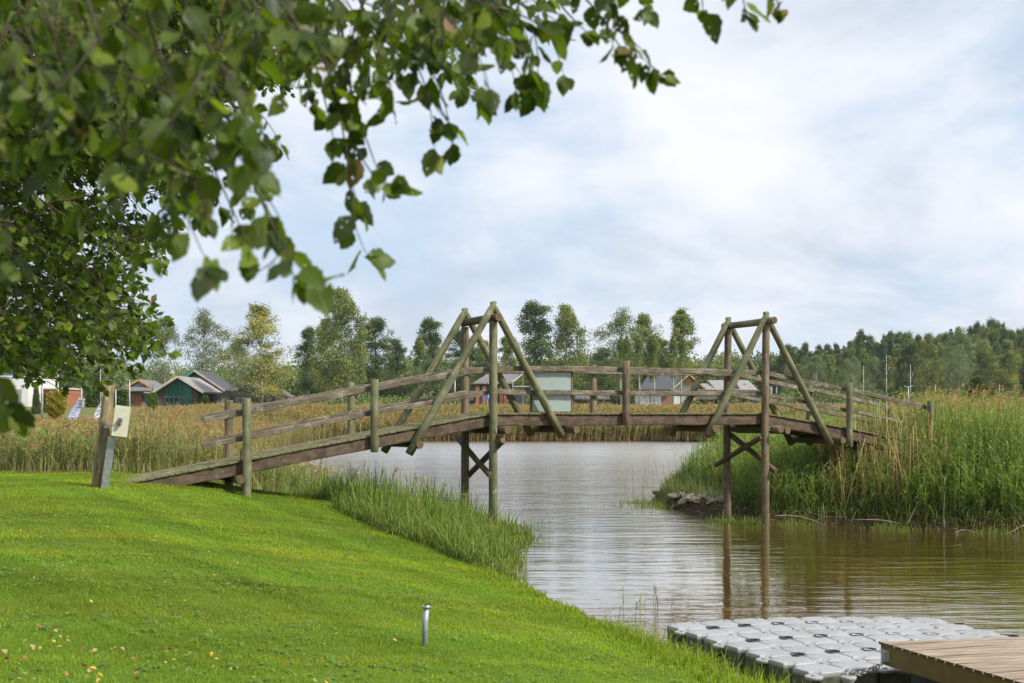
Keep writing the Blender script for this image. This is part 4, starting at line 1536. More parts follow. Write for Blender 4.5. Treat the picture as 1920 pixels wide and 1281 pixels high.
def build_pontoon():
    ZT = 0.62
    A = Vector((4.035, 14.05, 0))
    e1 = Vector((0.985, 0.172, 0)).normalized()      # boards run this way
    e2 = Vector((0.318, -0.948, 0)).normalized()     # away from the far edge, towards the viewer
    W, L = 4.6, 4.6
    root = empty('wooden_pontoon', (A.x + 2, A.y - 1.5, 0.0), 'tan decked wooden pontoon with brown painted edge in the bottom right corner', 'pontoon')
    mb = MB()
    n = int(L / 0.142)
    st = L / n
    for i in range(n):
        s0 = i * st + 0.009
        s1 = (i + 1) * st - 0.009
        c = A + e2 * (s0 + s1) / 2 + e1 * (W / 2 - 0.015) + Vector((0, 0, ZT - 0.014))
        mb.obox(c, e1 * (W / 2 + random.uniform(-0.002, 0.003)), e2 * (s1 - s0) / 2, Vector((0, 0, 0.014)), 0, end_mi=1)
    mb.build('deck_boards', [M['tan'], M['tan_end']], root)
    # fascias
    z = ZT - 0.032 - 0.105
    mb = MB()
    mb.bar(A + e1 * 0.02 + e2 * 0.02 + Vector((0, 0, z)), A + e1 * 0.02 + e2 * (L - .02) + Vector((0, 0, z)), 0.04, 0.21)
    mb.build('edge_beam', [M['fascia']], root)
    mb = MB()
    mb.bar(A + e1 * 0.045 + e2 * 0.02 + Vector((0, 0, z)), A + e1 * (W - .05) + e2 * 0.02 + Vector((0, 0, z)), 0.04, 0.208)
    mb.build('edge_beam', [M['fascia']], root)
    # dark floats beneath
    for i in range(2):
        for j in range(8):
            mb = MB()
            c = A + e1 * (0.40 + i * 1.4) + e2 * (0.42 + j * 0.52) + Vector((0, 0, 0.14))
            r = []
            for (zz, kx) in ((-0.4, 0.22), (0.0, 0.235), (0.20, 0.235), (0.235, 0.21)):
                ring = []
                for k in range(8):
                    an = math.pi / 8 + k * math.pi / 4
                    q = Vector((math.cos(an), math.sin(an), 0))
                    sgn = Vector((max(-0.8, min(0.8, q.x)) / 0.8, max(-0.8, min(0.8, q.y)) / 0.8, 0))
                    ring.append(c + e1 * sgn.x * kx + e2 * (-sgn.y) * kx + Vector((0, 0, zz)))
                r.append(ring)
            mb.rings(r, 0.5, 0)
            mb.build('float_block', [M['float_dark']], root)
    # corner bracket with shackle
    mb = MB()
    zc = z + 0.0
    mb.obox(A + e2 * 0.11 - e1 * 0.004 + Vector((0, 0, zc)), e2 * 0.075, e1 * 0.004, Vector((0, 0, 0.06)))
    br = mb.build('corner_bracket', [M['steel']], root)
    mb = MB()
    c0 = A + e2 * 0.11 - e1 * 0.03 + Vector((0, 0, zc))
    mb.bar(c0 + Vector((0, 0, 0.04)), c0 - Vector((0, 0, 0.11)) - e1 * 0.02, 0.035, 0.012, up=e1)
    mb.build('shackle', [M['steel']], root)
    mb = MB()
    for a, b in ((-.055, .04), (-.055, -.04), (.055, .04), (.055, -.04)):
        q = A + e2 * (0.11 + a) - e1 * 0.008 + Vector((0, 0, zc + b))
        mb.tube([q, q - e1 * 0.010], 0.009, 6)
    mb.build('bolt', [M['steel']], root)
    # bollard pin on the float and the chain to it
    pn = dock_nodes[2, 7] + Vector((0, 0, 0))
    pn = Vector((3.58, 13.62, 0))
    r3 = empty('mooring_pin', (pn.x, pn.y, 0.28), 'grey round mooring pin with an eye at the near corner of the dock', 'mooring pin')
    mb = MB()
    mb.tube([pn + Vector((0, 0, 0.0)), pn + Vector((0, 0, 0.27)), pn + Vector((0, 0, 0.30)), pn + Vector((0, 0, 0.325)), pn + Vector((0, 0, 0.33))], [0.055, 0.06, 0.085, 0.085, 0.07], 18)
    mb.build('pin_body', [M['float']], r3)
    mb = MB()
    torus_link(mb, pn + Vector((0, 0, 0.365)), (0, 0, 1), (1, 0, 0), 0.06, 0.028, 0.007, 14)
    mb.build('eye', [M['chain']], r3)
    a = pn + Vector((0.02, 0, 0.36))
    b = c0 - Vector((0, 0, 0.11)) - e1 * 0.02
    mid = a.lerp(b, 0.45)
    mid.z = 0.335
    mid2 = a.lerp(b, 0.72)
    mid2.z = 0.375
    chain('mooring_chain', [a, a.lerp(mid, .5) - Vector((0, 0, .02)), mid, mid2, b], 0.05, 0.020, 0.0075, M['chain'], 'steel chain linking the wooden pontoon corner to the grey dock')


build_pontoon()


# ================================================================== rocks, sticks, fallen leaves
def rock_mesh(seed, name='rock', mat='rock', sub=2, rough=0.35):
    import bmesh
    bm = bmesh.new()
    bmesh.ops.create_icosphere(bm, subdivisions=sub, radius=1.0)
    for v in bm.verts:
        n = mn.noise(v.co * 1.1 + Vector((seed * 7.3, 0, 0))) * rough * 1.4 + mn.noise(v.co * 2.7 + Vector((0, seed * 3.1, 0))) * rough * 0.6
        # facet the stone
        v.co = v.co * (1 + n)
        v.co.x = max(-0.8, min(0.85, v.co.x))
        v.co.z = max(-0.7, min(0.7, v.co.z))
    me = bpy.data.meshes.new(name)
    bm.to_mesh(me)
    bm.free()
    me.materials.append(M[mat])
    return me


ORD = ['first', 'second', 'third', 'fourth', 'fifth', 'sixth', 'seventh', 'eighth', 'ninth', 'tenth', 'eleventh', 'twelfth', 'thirteenth', 'fourteenth', 'fifteenth',
       'sixteenth', 'seventeenth', 'eighteenth', 'nineteenth', 'twentieth']


def build_rocks():
    meshes = [rock_mesh(k) for k in range(5)]
    spots = []
    for k in range(26):
        t = k / 25
        px = 1262 + 100 * t + random.uniform(-6, 6)
        py = 953 + 14 * t + random.uniform(-20, 1)
        Yb = CAMZ * FPX / (953 + 14 * t - HOR)
        spots.append((px, py, Yb + (953 + 14 * t - py) * 0.05))
    spots += [(1234 + 9 * k, 938 + 3 * (k % 3), 45.3) for k in range(4)]
    spots.sort()
    TW = ORD + ['twenty-first', 'twenty-second', 'twenty-third', 'twenty-fourth', 'twenty-fifth', 'twenty-sixth', 'twenty-seventh', 'twenty-eighth', 'twenty-ninth', 'thirtieth']
    for k, (px, py, Y) in enumerate(spots):
        x = (px - 960) / FPX * Y
        z = max(gz(x, Y), -0.03)
        s = random.uniform(0.13, 0.24)
        o = link('rock', meshes[k % 5], None, (x, Y, z + 0.03))
        o.scale = (s * random.uniform(1, 1.5), s, s * random.uniform(0.45, 0.7))
        o.rotation_euler = (random.uniform(-.3, .3), random.uniform(-.4, .4), random.uniform(0, 6))
        props(o, 'brown stone, %s from the left in the pile left of the right bridge tower' % TW[k], 'rock', 'stones piled on the tip of the right bank')


build_rocks()


def build_sticks():
    data = [((1452, 968), (1500, 962), (1545, 985), 35.6, 'curved grey root lying in the water just right of the right bridge tower'),
            ((1690, 985), (1665, 972), (1600, 975), 35.0, 'bent grey stick along the waterline between the tower and the mud bank'),
            ((1920, 985), (1890, 1000), (1878, 1008), 33.2, 'bare pale branch slanting into the water at the right edge'),
            ((1700, 985), (1713, 960), (1722, 940), 34.6, 'thin dead stick leaning up from the mud bank'),
            ((1790, 1000), (1806, 988), (1830, 1000), 33.6, 'crooked dead twig on the mud under the right reeds'),
            ((1770, 992), (1768, 955), (1771, 930), 34.0, 'upright bare stake in the mud under the right reeds')]
    for k, (a, b, c, Y, lab) in enumerate(data):
        mb = MB()
        A, B, C = at(*a, Y), at(*b, Y + 0.1), at(*c, Y - 0.1)
        pts = []
        for i in range(9):
            t = i / 8
            pts.append(Vector((A * (1 - t) ** 2 + 2 * B * t * (1 - t) + C * t * t).tolist()))
        mb.tube(pts, [0.022 - 0.0015 * i for i in range(9)], 7, wobble=0.3)
        o = mb.build('dead_stick', [M['deadwood']])
        props(o, lab, 'stick', 'dead sticks on the right mud bank')
    # driftwood at mud spit
    mb = MB()
    pts = [at(905, 1078, 24.6), at(935, 1072, 25.0), at(962, 1074, 24.9), at(972, 1066, 25.1)]
    for p in pts:
        p[2] = 0.02 + 0.02 * random.random()
    mb.tube(pts, [0.02, 0.018, 0.012, 0.006], 6)
    props(mb.build('driftwood', [M['deadwood']]), 'crooked driftwood twig floating at the mud spit by the left tower', 'driftwood')
    # mud rim on the spit
build_sticks()


def leaf_geo(n_seg=6):
    """unit leaf: v along 0..1, u across; returns local grid (k,2..3 cols) with serrated outline"""
    t = np.linspace(0, 1, n_seg + 1)
    w = 0.365 * np.sin(np.pi * (0.04 + 0.955 * t ** 0.80)) ** 0.85
    ser = 1 + 0.07 * np.where(np.arange(n_seg + 1) % 2 == 0, 1, -1)
    ser[0] = ser[-1] = 1
    return t, w * ser


def make_leaves(P, T, Nn, size, C, fold=0.25, curl=0.25, segs=6):
    """P base (N,3), T tip direction unit, Nn normal approx, size (N) -> V,F,C,UV"""
    N = len(P)
    S = unit(np.cross(T, Nn))
    Nn = unit(np.cross(S, T))
    t, w = leaf_geo(segs)
    cols = np.array([-1.0, 0.0, 1.0])
    curl_ = rng.normal(0, curl, N)
    fold_ = np.abs(rng.normal(fold, 0.12, N))
    asp = rng.uniform(0.8, 1.1, N)
    wav = rng.uniform(0, 6.28, N)
    V = np.empty((N, segs + 1, 3, 3))
    for ci, c in enumerate(cols):
        lat = (size * asp)[:, None] * w[None] * c
        up = (size[:, None] * (curl_[:, None] * t[None] ** 2)) + np.abs(lat) * fold_[:, None] + abs(c) * size[:, None] * 0.03 * np.sin(wav[:, None] + t[None] * 9 + c)
        V[:, :, ci] = P[:, None] + T[:, None] * (size[:, None] * t[None])[..., None] + S[:, None] * lat[..., None] + Nn[:, None] * up[..., None]
    b = (np.arange(N) * (segs + 1) * 3)[:, None, None] + (np.arange(segs) * 3)[None, :, None] + np.arange(2)[None, None, :]
    F = np.stack([b, b + 1, b + 4, b + 3], -1).reshape(-1, 4)
    CC = np.repeat(np.repeat(C[:, None, None], segs + 1, 1), 3, 2)
    UV = np.empty((N, segs + 1, 3, 2))
    UV[..., 0] = 0.5 + cols[None, None] * 0.49 * (w / 0.42)[None, :, None]
    UV[..., 1] = t[None, :, None]
    return V.reshape(-1, 3), F, CC.reshape(-1, 3), UV.reshape(-1, 2)


def build_fallen_leaves():
    P0 = np.zeros((1, 3))
    metas = []
    cols = [(0.55, 0.34, 0.03), (0.40, 0.17, 0.06), (0.42, 0.28, 0.14), (0.30, 0.15, 0.07), (0.52, 0.42, 0.10), (0.38, 0.30, 0.20)]
    words = ['yellow', 'rust brown', 'tan', 'dark brown', 'pale yellow', 'dry grey brown']
    for k, c in enumerate(cols):
        V, F, C, UV = make_leaves(P0, np.array([[1.0, 0, 0]]), np.array([[0, 0, 1.0]]), np.array([1.0]), np.array([c]), 0.35, 0.35)
        metas.append(big_mesh('fallen_leaf', V, F, C, UV, M['litter']))
    n = 0
    tries = 0
    while n < 190 and tries < 6000:
        tries += 1
        Y = random.uniform(7.4, 9.5) if random.random() < 0.42 else random.uniform(8, 22)
        px = random.uniform(-40, 1150)
        if random.random() > (0.9 if px < 500 else 0.35 if px < 800 else 0.12):
            continue
        if Y > 14 and random.random() > 0.35:
            continue
        x = (px - 960) / FPX * Y
        if float(sdist(np.array([x]), np.array([Y]))[0]) < 0.8:
            continue
        k = random.choice([0, 0, 1, 2, 2, 3, 4, 5, 2])
        o = link('fallen_leaf', metas[k], None, (x, Y, gz(x, Y) + random.uniform(0.035, 0.055)))
        s = random.uniform(0.024, 0.048)
        o.scale = (s, s, s)
        o.rotation_euler = (random.uniform(-.7, .7), random.uniform(-.7, .7), random.uniform(0, 6.28))
        props(o, '%s fallen leaf lying on the green lawn' % words[k], 'leaf', '%s fallen leaves on the lawn' % words[k])
        n += 1


build_fallen_leaves()

# ================================================================== the near tree
LEAFC = [(0.054, 0.086, 0.007), (0.066, 0.108, 0.008), (0.09, 0.135, 0.010), (0.034, 0.056, 0.008), (0.13, 0.17, 0.014), (0.075, 0.11, 0.012)]


def build_near_tree():
    tx, ty = -7.4, 6.0
    tz = gz(tx, ty)
    root = empty('alder_tree', (tx, ty, tz), 'large leafy green tree whose branches hang over the lawn from the top left', 'tree')
    mb = MB()
    mb.tube([(tx, ty, tz - 0.3), (tx, ty, tz + .25), (tx + 0.05, ty, tz + 1.5), (tx + 0.1, ty + .1, tz + 3.5), (tx + 0.2, ty + .2, tz + 6), (tx + .1, ty + .3, tz + 9)],
            [0.36, 0.27, 0.23, 0.20, 0.15, 0.07], 18, wobble=0.12)
    mb.build('trunk', [M['bark']], root)
    mbb = MB()   # branches
    lv = []      # near leaves
    lv2 = []     # crown leaves

    def spray(pts, r0, spacing, size, store, droop=0.5, jit=0.02, tip=True):
        P = [Vector([float(c) for c in p]) for p in pts]
        # smooth polyline (Catmull-like resample)
        Q = []
        for i in range(len(P) - 1):
            p0, p1, p2, p3 = P[max(i - 1, 0)], P[i], P[i + 1], P[min(i + 2, len(P) - 1)]
            m = max(2, int((p2 - p1).length / 0.06))
            for k in range(m):
                t = k / m
                Q.append(0.5 * ((2 * p1) + (p2 - p0) * t + (2 * p0 - 5 * p1 + 4 * p2 - p3) * t * t + (3 * p1 - p0 - 3 * p2 + p3) * t ** 3))
        Q.append(P[-1])
        mbb.tube(Q, [max(0.0009, r0 * (1 - 0.85 * i / len(Q))) for i in range(len(Q))], 5)
        acc = 0
        side = 1
        nxt = spacing
        for i in range(1, len(Q)):
            acc += (Q[i] - Q[i - 1]).length
            if acc >= nxt:
                nxt += spacing * random.uniform(0.7, 1.3)
                t = (Q[i] - Q[i - 1]).normalized()
                rnd = Vector((random.gauss(0, 1), random.gauss(0, 1), random.gauss(0, 0.6)))
                lat = (rnd - t * rnd.dot(t)).normalized() * side
                side = -side
                T = (t * random.uniform(0.1, 0.8) + lat * 0.8 + Vector((0, 0, -droop * random.uniform(0.3, 1.6)))).normalized()
                base = Q[i] + T * 0.012
                store.append((base, T, size * random.uniform(0.6, 1.15)))
        if tip:
            t = (Q[-1] - Q[-2]).normalized()
            for k in range(2):
                T = (t + Vector((random.uniform(-.5, .5), random.uniform(-.5, .5), -0.3 * random.random()))).normalized()
                store.append((Q[-1], T, size * random.uniform(0.7, 1.1)))

    # ---- hanging twigs close to the viewer (photo pixel, distance) -> world
    twigs = [
        (3.3, [(560, -40), (600, 60), (632, 190), (655, 320), (668, 430), (690, 480)]),
        (3.2, [(590, 20), (610, 120), (650, 240), (700, 330), (735, 345)]),
        (3.4, [(640, 40), (655, 160), (690, 270), (720, 350)]),
        (3.2, [(520, -40), (570, 90), (590, 190)]),
        (3.3, [(560, 30), (600, 150), (625, 260)]),
        (3.6, [(740, -30), (790, 90), (830, 180), (850, 270)]),
        (3.5, [(700, -30), (760, 80), (800, 170), (815, 280)]),
        (3.6, [(790, -30), (850, 60), (885, 150), (900, 195)]),
        (3.5, [(660, -30), (700, 60), (720, 130), (728, 190)]),
        (3.4, [(860, -30), (900, 40), (940, 90), (985, 150)]),
        (3.4, [(900, -30), (950, 30), (1000, 60), (1010, 150)]),
        (3.3, [(880, 0), (980, 30), (1035, 60)]),
        (3.5, [(1000, -60), (1060, 20), (1100, 60)]),
        (3.6, [(820, -40), (870, 20), (930, 60), (990, 100), (1004, 170)]),
        (3.7, [(780, -40), (800, 60), (850, 130), (892, 180)]),
        (3.6, [(900, -50), (960, 0), (1010, 20), (1045, 40)]),
        (3.4, [(620, 20), (650, 110), (660, 200), (650, 300), (672, 380)]),
        (3.5, [(690, 40), (770, 130), (810, 190), (840, 230)]),
        (3.4, [(1060, -60), (1120, -10), (1165, 60), (1200, 90), (1225, 130)]),
        (2.8, [(420, 200), (470, 330), (520, 430), (552, 520)]),
        (3.4, [(1040, -60), (1105, 5), (1140, 50), (1165, 90), (1205, 110), (1240, 140)]),
        (3.4, [(1100, -60), (1135, 0), (1160, 50), (1175, 90)]),
        (3.4, [(1150, -60), (1190, -10), (1215, 20)]),
        (3.3, [(1290, -90), (1312, -30), (1318, 20)]),
        (3.3, [(1360, -90), (1385, -30), (1398, 20)]),
        (3.3, [(1420, -90), (1450, -20), (1462, 20)]),
        (2.7, [(330, -40), (380, 120), (430, 260), (480, 340), (520, 400), (545, 470)]),
        (2.7, [(400, 160), (450, 280), (500, 400), (560, 500), (600, 520)]),
        (2.6, [(260, -40), (310, 150), (345, 330), (360, 430), (395, 500)]),
        (2.7, [(300, 100), (370, 250), (430, 380), (470, 470)]),
        (2.6, [(380, 60), (440, 200), (480, 290)]),
        (2.6, [(440, -20), (480, 60), (470, 160), (420, 250)]),
        (2.5, [(150, -40), (190, 80), (220, 180), (240, 270)]),
        (2.5, [(60, -40), (110, 90), (130, 200), (120, 260)]),
        (2.6, [(200, -30), (270, 100), (300, 200), (330, 250)]),
        (2.8, [(-40, 330), (10, 420), (20, 490)]),
        (3.0, [(-60, 640), (-10, 700), (8, 750), (14, 780)]),
        (2.9, [(430, -40), (500, 30), (540, 60)]),
        (3.0, [(480, -40), (540, 20), (570, 70)]),
    ]
    for Y, px in twigs:
        pts = [at(x, y, Y + 0.12 * math.sin(i * 1.7 + Y * 9)) for i, (x, y) in enumerate(px)]
        spray(pts, 0.004, 0.0155, 0.073, lv, 0.8)
    # leafy side twigs filling the mass along the top
    low = [(-60, 200), (100, 220), (230, 290), (330, 430), (400, 380), (440, 280), (470, 160), (540, 80), (620, 120), (720, 140), (820, 110), (900, 90), (1000, 50), (1020, 0), (1030, -60)]
    lx, ly = zip(*low)
    for k in range(340):
        x = random.uniform(-60, 1000)
        if x > 560 and random.random() < 0.25:
            continue
        yb = np.interp(x, lx, ly)
        y = random.uniform(-90, yb - 50)
        if 560 < x < 700 and 0 < y < 90 and random.random() < 0.6:
            continue
        Y = random.uniform(2.3, 4.6) if x < 480 else random.uniform(3.0, 5.0)
        a = at(x, y, Y)
        dx = random.uniform(-0.12, 0.16)
        b = a + np.array([dx, random.uniform(-.1, .1), -random.uniform(0.06, 0.20)])
        pb = HOR - (b[2] - CAMZ) / Y * FPX
        spray([a, (a + b) / 2 + np.array([0.02, 0, 0.01]), b], 0.0028, 0.024, 0.060, lv, 0.6)
    # ---- crown further back, smaller in the picture
    poly = [(-80, -80), (560, -80), (545, 120), (500, 165), (440, 120), (420, 200), (380, 250), (340, 330), (318, 420), (300, 470), (235, 480), (225, 520), (262, 585),
            (285, 615), (270, 645), (210, 655), (185, 685), (110, 700), (50, 690), (-80, 670)]
    pxs = np.array([p[0] for p in poly], float)
    pys = np.array([p[1] for p in poly], float)

    def inside(x, y):
        c = False
        j = len(poly) - 1
        for i in range(len(poly)):
            if (pys[i] > y) != (pys[j] > y) and x < (pxs[j] - pxs[i]) * (y - pys[i]) / (pys[j] - pys[i]) + pxs[i]:
                c = not c
            j = i
        return c
    cnt = 0
    while cnt < 3900:
        x, y = random.uniform(-80, 560), random.uniform(-80, 735)
        if not inside(x, y):
            continue
        g = mn.noise(Vector((x / 60, y / 60, 3))) + 0.5 * mn.noise(Vector((x / 25, y / 25, 8)))
        if g < -0.26 + (0.12 if y > 330 else 0):
            continue
        if 190 < x < 330 and 300 < y < 400 and random.random() < 0.72:
            continue
        Y = random.uniform(7.5, 12.5)
        a = at(x, y, Y)
        d = np.array([random.uniform(-0.05, 0.30), random.uniform(-0.2, 0.2), random.uniform(-0.22, 0.08)])
        b0 = a - d
        spray([b0, a, a + d * 0.5 + np.array([0, 0, -0.02])], 0.005, 0.027, 0.066, lv2, 0.25)
        cnt += 1
    for k in range(900):
        x, y = random.uniform(-80, 500), random.uniform(-80, 330)
        if not inside(x, y):
            continue
        a = at(x, y, random.uniform(8, 14))
        d = np.array([random.uniform(-0.2, 0.25), random.uniform(-0.2, 0.2), random.uniform(-0.22, 0.08)])
        spray([a - d, a, a + d * 0.5], 0.005, 0.030, 0.075, lv2, 0.25)
    # the upper crown above the picture, which shades the lawn below
    for k in range(900):
        a = np.array([random.uniform(-8.5, -0.2), random.uniform(3.5, 14.5), random.uniform(5.6, 9.2)])
        pyy = HOR - (a[2] - CAMZ) / a[1] * FPX
        if pyy > -60:
            continue
        d = np.array([random.uniform(-0.3, 0.3), random.uniform(-0.3, 0.3), random.uniform(-0.2, 0.1)])
        spray([a - d, a, a + d], 0.005, 0.05, 0.10, lv2, 0.25)
    # edge sprays reaching out
    for (x, y, dx, dy) in ((255, 600, 60, -10), (250, 640, 50, 5), (200, 660, 60, 20), (150, 700, 50, 15), (285, 420, 40, -20), (225, 500, 50, 20), (240, 560, 55, 10), (90, 700, 30, 15),
                           (480, 90, 60, 40), (470, 60, 60, 50), (300, 350, 50, 10), (290, 470, 20, 15), (180, 560, 80, 20), (230, 610, 60, 0)):
        for r in range(3):
            Y = random.uniform(8.5, 10)
            a = at(x - 60, y - 20 + 14 * r, Y)
            m_ = at(x, y + 8 * r, Y)
            b = at(x + dx * random.uniform(.6, 1), y + dy + 10 * r, Y)
            spray([a, m_, b], 0.006, 0.025, 0.068, lv2, 0.2)
    # boughs joining it all to the trunk
    T0 = Vector((tx + .1, ty + .1, tz + 3.6))
    T1 = Vector((tx + .15, ty + .2, tz + 5.2))
    hubs = [((300, -60), 2.8), ((560, -80), 3.3), ((760, -90), 3.5), ((950, -90), 3.5), ((1100, -110), 3.5), ((1300, -140), 3.4), ((1420, -150), 3.4), ((100, -60), 2.7)]
    prev = Vector((-3.2, 4.6, 5.4))
    mbb.tube([T1, (T1 + prev) / 2 + Vector((0, 0, 0.35)), prev], [0.09, 0.06, 0.045], 8)
    for i, (p, Y) in enumerate(hubs):
        q = Vector(at(*p, Y).tolist()) + Vector((0, 0, 0.05))
        mid = prev.lerp(q, 0.5) + Vector((0, 0, 0.12))
        mbb.tube([prev, mid, q], [0.02, 0.012, 0.005], 6)
    for (p, Y) in (((120, 120), 10), ((300, 60), 10), ((60, 350), 10), ((200, 440), 10), ((80, 520), 9.5), ((150, 600), 9.5), ((60, 640), 9), ((420, 20), 10.5), ((230, 250), 11)):
        q = Vector(at(*p, Y).tolist())
        st = T0 if p[1] > 300 else T1
        mid = st.lerp(q, 0.5) + Vector((0, 0, 0.5))
        mbb.tube([st, st.lerp(mid, .5) + Vector((0, 0, .15)), mid, mid.lerp(q, .5) + Vector((0, 0, -.02)), q], [0.075, 0.06, 0.045, 0.028, 0.01], 8, wobble=0.15)
    mbb.build('branches', [M['twig']], root)
    for nm, store, mat, segs in (('hanging_foliage', lv, 'leaf', 8), ('crown_foliage', lv2, 'leaf2', 4)):
        P = np.array([tuple(s[0]) for s in store])
        T = np.array([tuple(s[1]) for s in store])
        sz = np.array([s[2] for s in store])
        n = len(P)
        Nn = unit(rng.normal(0, 1, (n, 3)) + np.array([0, -0.3, 0.9]))
        C = pick(LEAFC, n, 0.2)
        if nm == 'crown_foliage':
            C = C * np.array([1.15, 1.2, 1.1])
        br = rng.uniform(0, 1, n) < 0.012
        C[br] = np.array([0.17, 0.12, 0.03])
        V, F, CC, UV = make_leaves(P, T, Nn, sz, C, 0.22, 0.22, segs)
        me = big_mesh(nm, V - np.array(root.location), F, CC, UV, M[mat], True)
        o = link(nm, me, root)
        o['kind'] = 'stuff'
    print('near leaves', len(lv), 'crown', len(lv2))


build_near_tree()


# ================================================================== distant trees
def tree_meshes(seed, H, R, base, kind, nleaf=9000, pal=None, bark='birch', lsize=0.23, ncl=110):
    nleaf = int(nleaf * 1.5)
    r_ = np.random.default_rng(seed)
    random.seed(seed)
    mbt = MB()
    bend = r_.normal(0, 0.25, 2)
    pts = [(bend[0] * math.sin(2.4 * t) * t, bend[1] * math.sin(2 * t) * t, -0.5 + t * H * 0.97) for t in np.linspace(0, 1, 9)]
    mbt.tube(pts, [0.21 * (1 - 0.93 * t) + 0.012 for t in np.linspace(0, 1, 9)], 8, wobble=0.2)
    P = np.array(pts)
    cl = []
    for k in range(ncl):
        f = r_.uniform(0, 1) ** (0.85 if kind != 'spruce' else 1.2)
        z = H * (base + (1 - base) * f)
        g = (f)
        if kind == 'birch':
            prof = (0.35 + 1.25 * g ** 0.6) * (1 - g ** 2.6) * 1.05 + 0.08
        elif kind == 'broad':
            prof = math.sqrt(max(0.02, 1 - (2 * g - 0.85) ** 2)) + 0.05
        elif kind == 'column':
            prof = 0.75 * math.sqrt(max(0.03, 1 - (1.7 * g - 0.75) ** 2)) + 0.1
        else:
            prof = (1 - g) * 1.0 + 0.05
        an = r_.uniform(0, 2 * np.pi)
        lob = 0.75 + 0.35 * math.sin(an * 2 + z * 0.6 + seed) + 0.2 * math.sin(an * 5 + z * 1.7)
        rr = R * prof * lob * (r_.uniform(0.15, 1) ** 0.55)
        ci = min(8, max(0, int((z + .5) / (H * .97) * 8)))
        c = np.array([P[ci, 0] + math.cos(an) * rr, P[ci, 1] + math.sin(an) * rr, z])
        cl.append((c, g, rr))
        if k % 2 == 0:
            z0 = max(base * H * 0.7, z - rr * r_.uniform(0.5, 1.2) if kind != 'spruce' else z)
            ci0 = min(8, max(0, int((z0 + .5) / (H * .97) * 8)))
            a0 = np.array([P[ci0, 0], P[ci0, 1], z0])
            mid = (a0 + c) / 2 + np.array([0, 0, 0.25])
            mbt.tube([a0, mid, c], [0.07, 0.045, 0.015], 4)
    per = nleaf // ncl
    Vv = Veg()
    for (c, g, rr) in cl:
        n = int(per * r_.uniform(0.5, 1.5))
        sc = R * 0.15 * r_.uniform(0.6, 1.5) * (0.75 + 0.5 * (1 - g))
        if kind == 'spruce':
            off = r_.normal(0, 1, (n, 3)) * np.array([sc, sc, sc * 0.35])
        else:
            off = r_.normal(0, 1, (n, 3)) * np.array([sc, sc, sc * (1.15 if kind == 'birch' else 0.8)])
            off[:, 2] -= 0.25 * np.abs(off[:, 2]) * (kind == 'birch')
        off = np.clip(off, -1.75 * sc, 1.75 * sc)
        Pp = c + off
        if kind == 'birch':
            D = unit(r_.normal(0, 1, (n, 3)) * np.array([0.6, 0.6, 0.5]) + np.array([0, 0, -0.7]))
        else:
            D = unit(r_.normal(0, 1, (n, 3)))
        S = unit(np.cross(D, r_.normal(0, 1, (n, 3))))
        pc = np.array(pal)[r_.integers(0, len(pal))] * r_.uniform(0.75, 1.25)
        C = pc[None] * r_.uniform(0.7, 1.3, (n, 1))
        Vv.ribbons(Pp, D, lsize * r_.uniform(0.6, 1.4, n), lsize * 0.55, 0.1, S, C, C, 1, 'leaf' if False else 'flat')
    tr = mbt.build('trunk', [M[bark], M[bark]], origin=(0, 0, 0))
    tm = tr.data
    bpy.data.objects.remove(tr)
    cm = Vv.mesh('crown', M['far_leaf'])
    return tm, cm, H


BP = [(0.17, 0.22, 0.075), (0.21, 0.25, 0.08), (0.14, 0.19, 0.07), (0.25, 0.27, 0.09)]
YP = [(0.33, 0.31, 0.08), (0.38, 0.33, 0.08), (0.26, 0.27, 0.08)]
DP = [(0.11, 0.16, 0.065), (0.13, 0.18, 0.07), (0.09, 0.13, 0.06)]
SP = [(0.19, 0.23, 0.12), (0.23, 0.27, 0.13), (0.16, 0.20, 0.11)]
VAR = {
    'birch': [tree_meshes(1, 20, 4.0, 0.18, 'birch', 11000, BP), tree_meshes(2, 20, 3.6, 0.22, 'birch', 10000, BP + YP[:1]), tree_meshes(12, 20, 3.0, 0.25, 'birch', 8000, BP)],
    'sparse': [tree_meshes(3, 20, 4.2, 0.25, 'broad', 6500, SP, lsize=0.21, ncl=90), tree_meshes(4, 20, 3.8, 0.20, 'birch', 6500, SP, lsize=0.21, ncl=90)],
    'yellow': [tree_meshes(5, 20, 4.8, 0.10, 'broad', 10000, YP + YP + SP, ncl=80)],
    'dark': [tree_meshes(6, 20, 4.2, 0.15, 'broad', 12000, DP, bark='pine_bark'), tree_meshes(7, 20, 3.6, 0.2, 'column', 11000, DP + BP[:1], bark='birch'), tree_meshes(13, 20, 3.4, 0.15, 'column', 11000, DP, bark='pine_bark')],
    'spruce': [tree_meshes(8, 20, 3.0, 0.06, 'spruce', 10000, DP, bark='pine_bark', ncl=130), tree_meshes(9, 20, 2.6, 0.45, 'column', 7500, DP, bark='pine_bark')],
}
random.seed(77)


def place_tree(kind, v, px, top, Y, wpx, label, group, z0=None, name='birch_tree', rot=None):
    tm, cm, H0 = VAR[kind][v % len(VAR[kind])]
    x = (px - 960) / FPX * Y
    z0 = gz(x, Y) if z0 is None else z0
    h = (CAMZ + (HOR - top) / FPX * Y) - z0
    R0 = {'birch': 4.0, 'sparse': 3.9, 'yellow': 4.5, 'dark': 3.4, 'spruce': 2.7}[kind]
    w = wpx / 2 / FPX * Y
    root = empty(name, (x, Y, z0), label, 'tree', group)
    s, sw = h / H0, w / R0
    root.scale = (sw, sw, s)
    root.rotation_euler = (0, 0, random.uniform(0, 6.28) if rot is None else rot)
    for nm, me in (('trunk', tm), ('crown', cm)):
        o = bpy.data.objects.new(nm, me)
        scene.collection.objects.link(o)
        o.parent = root


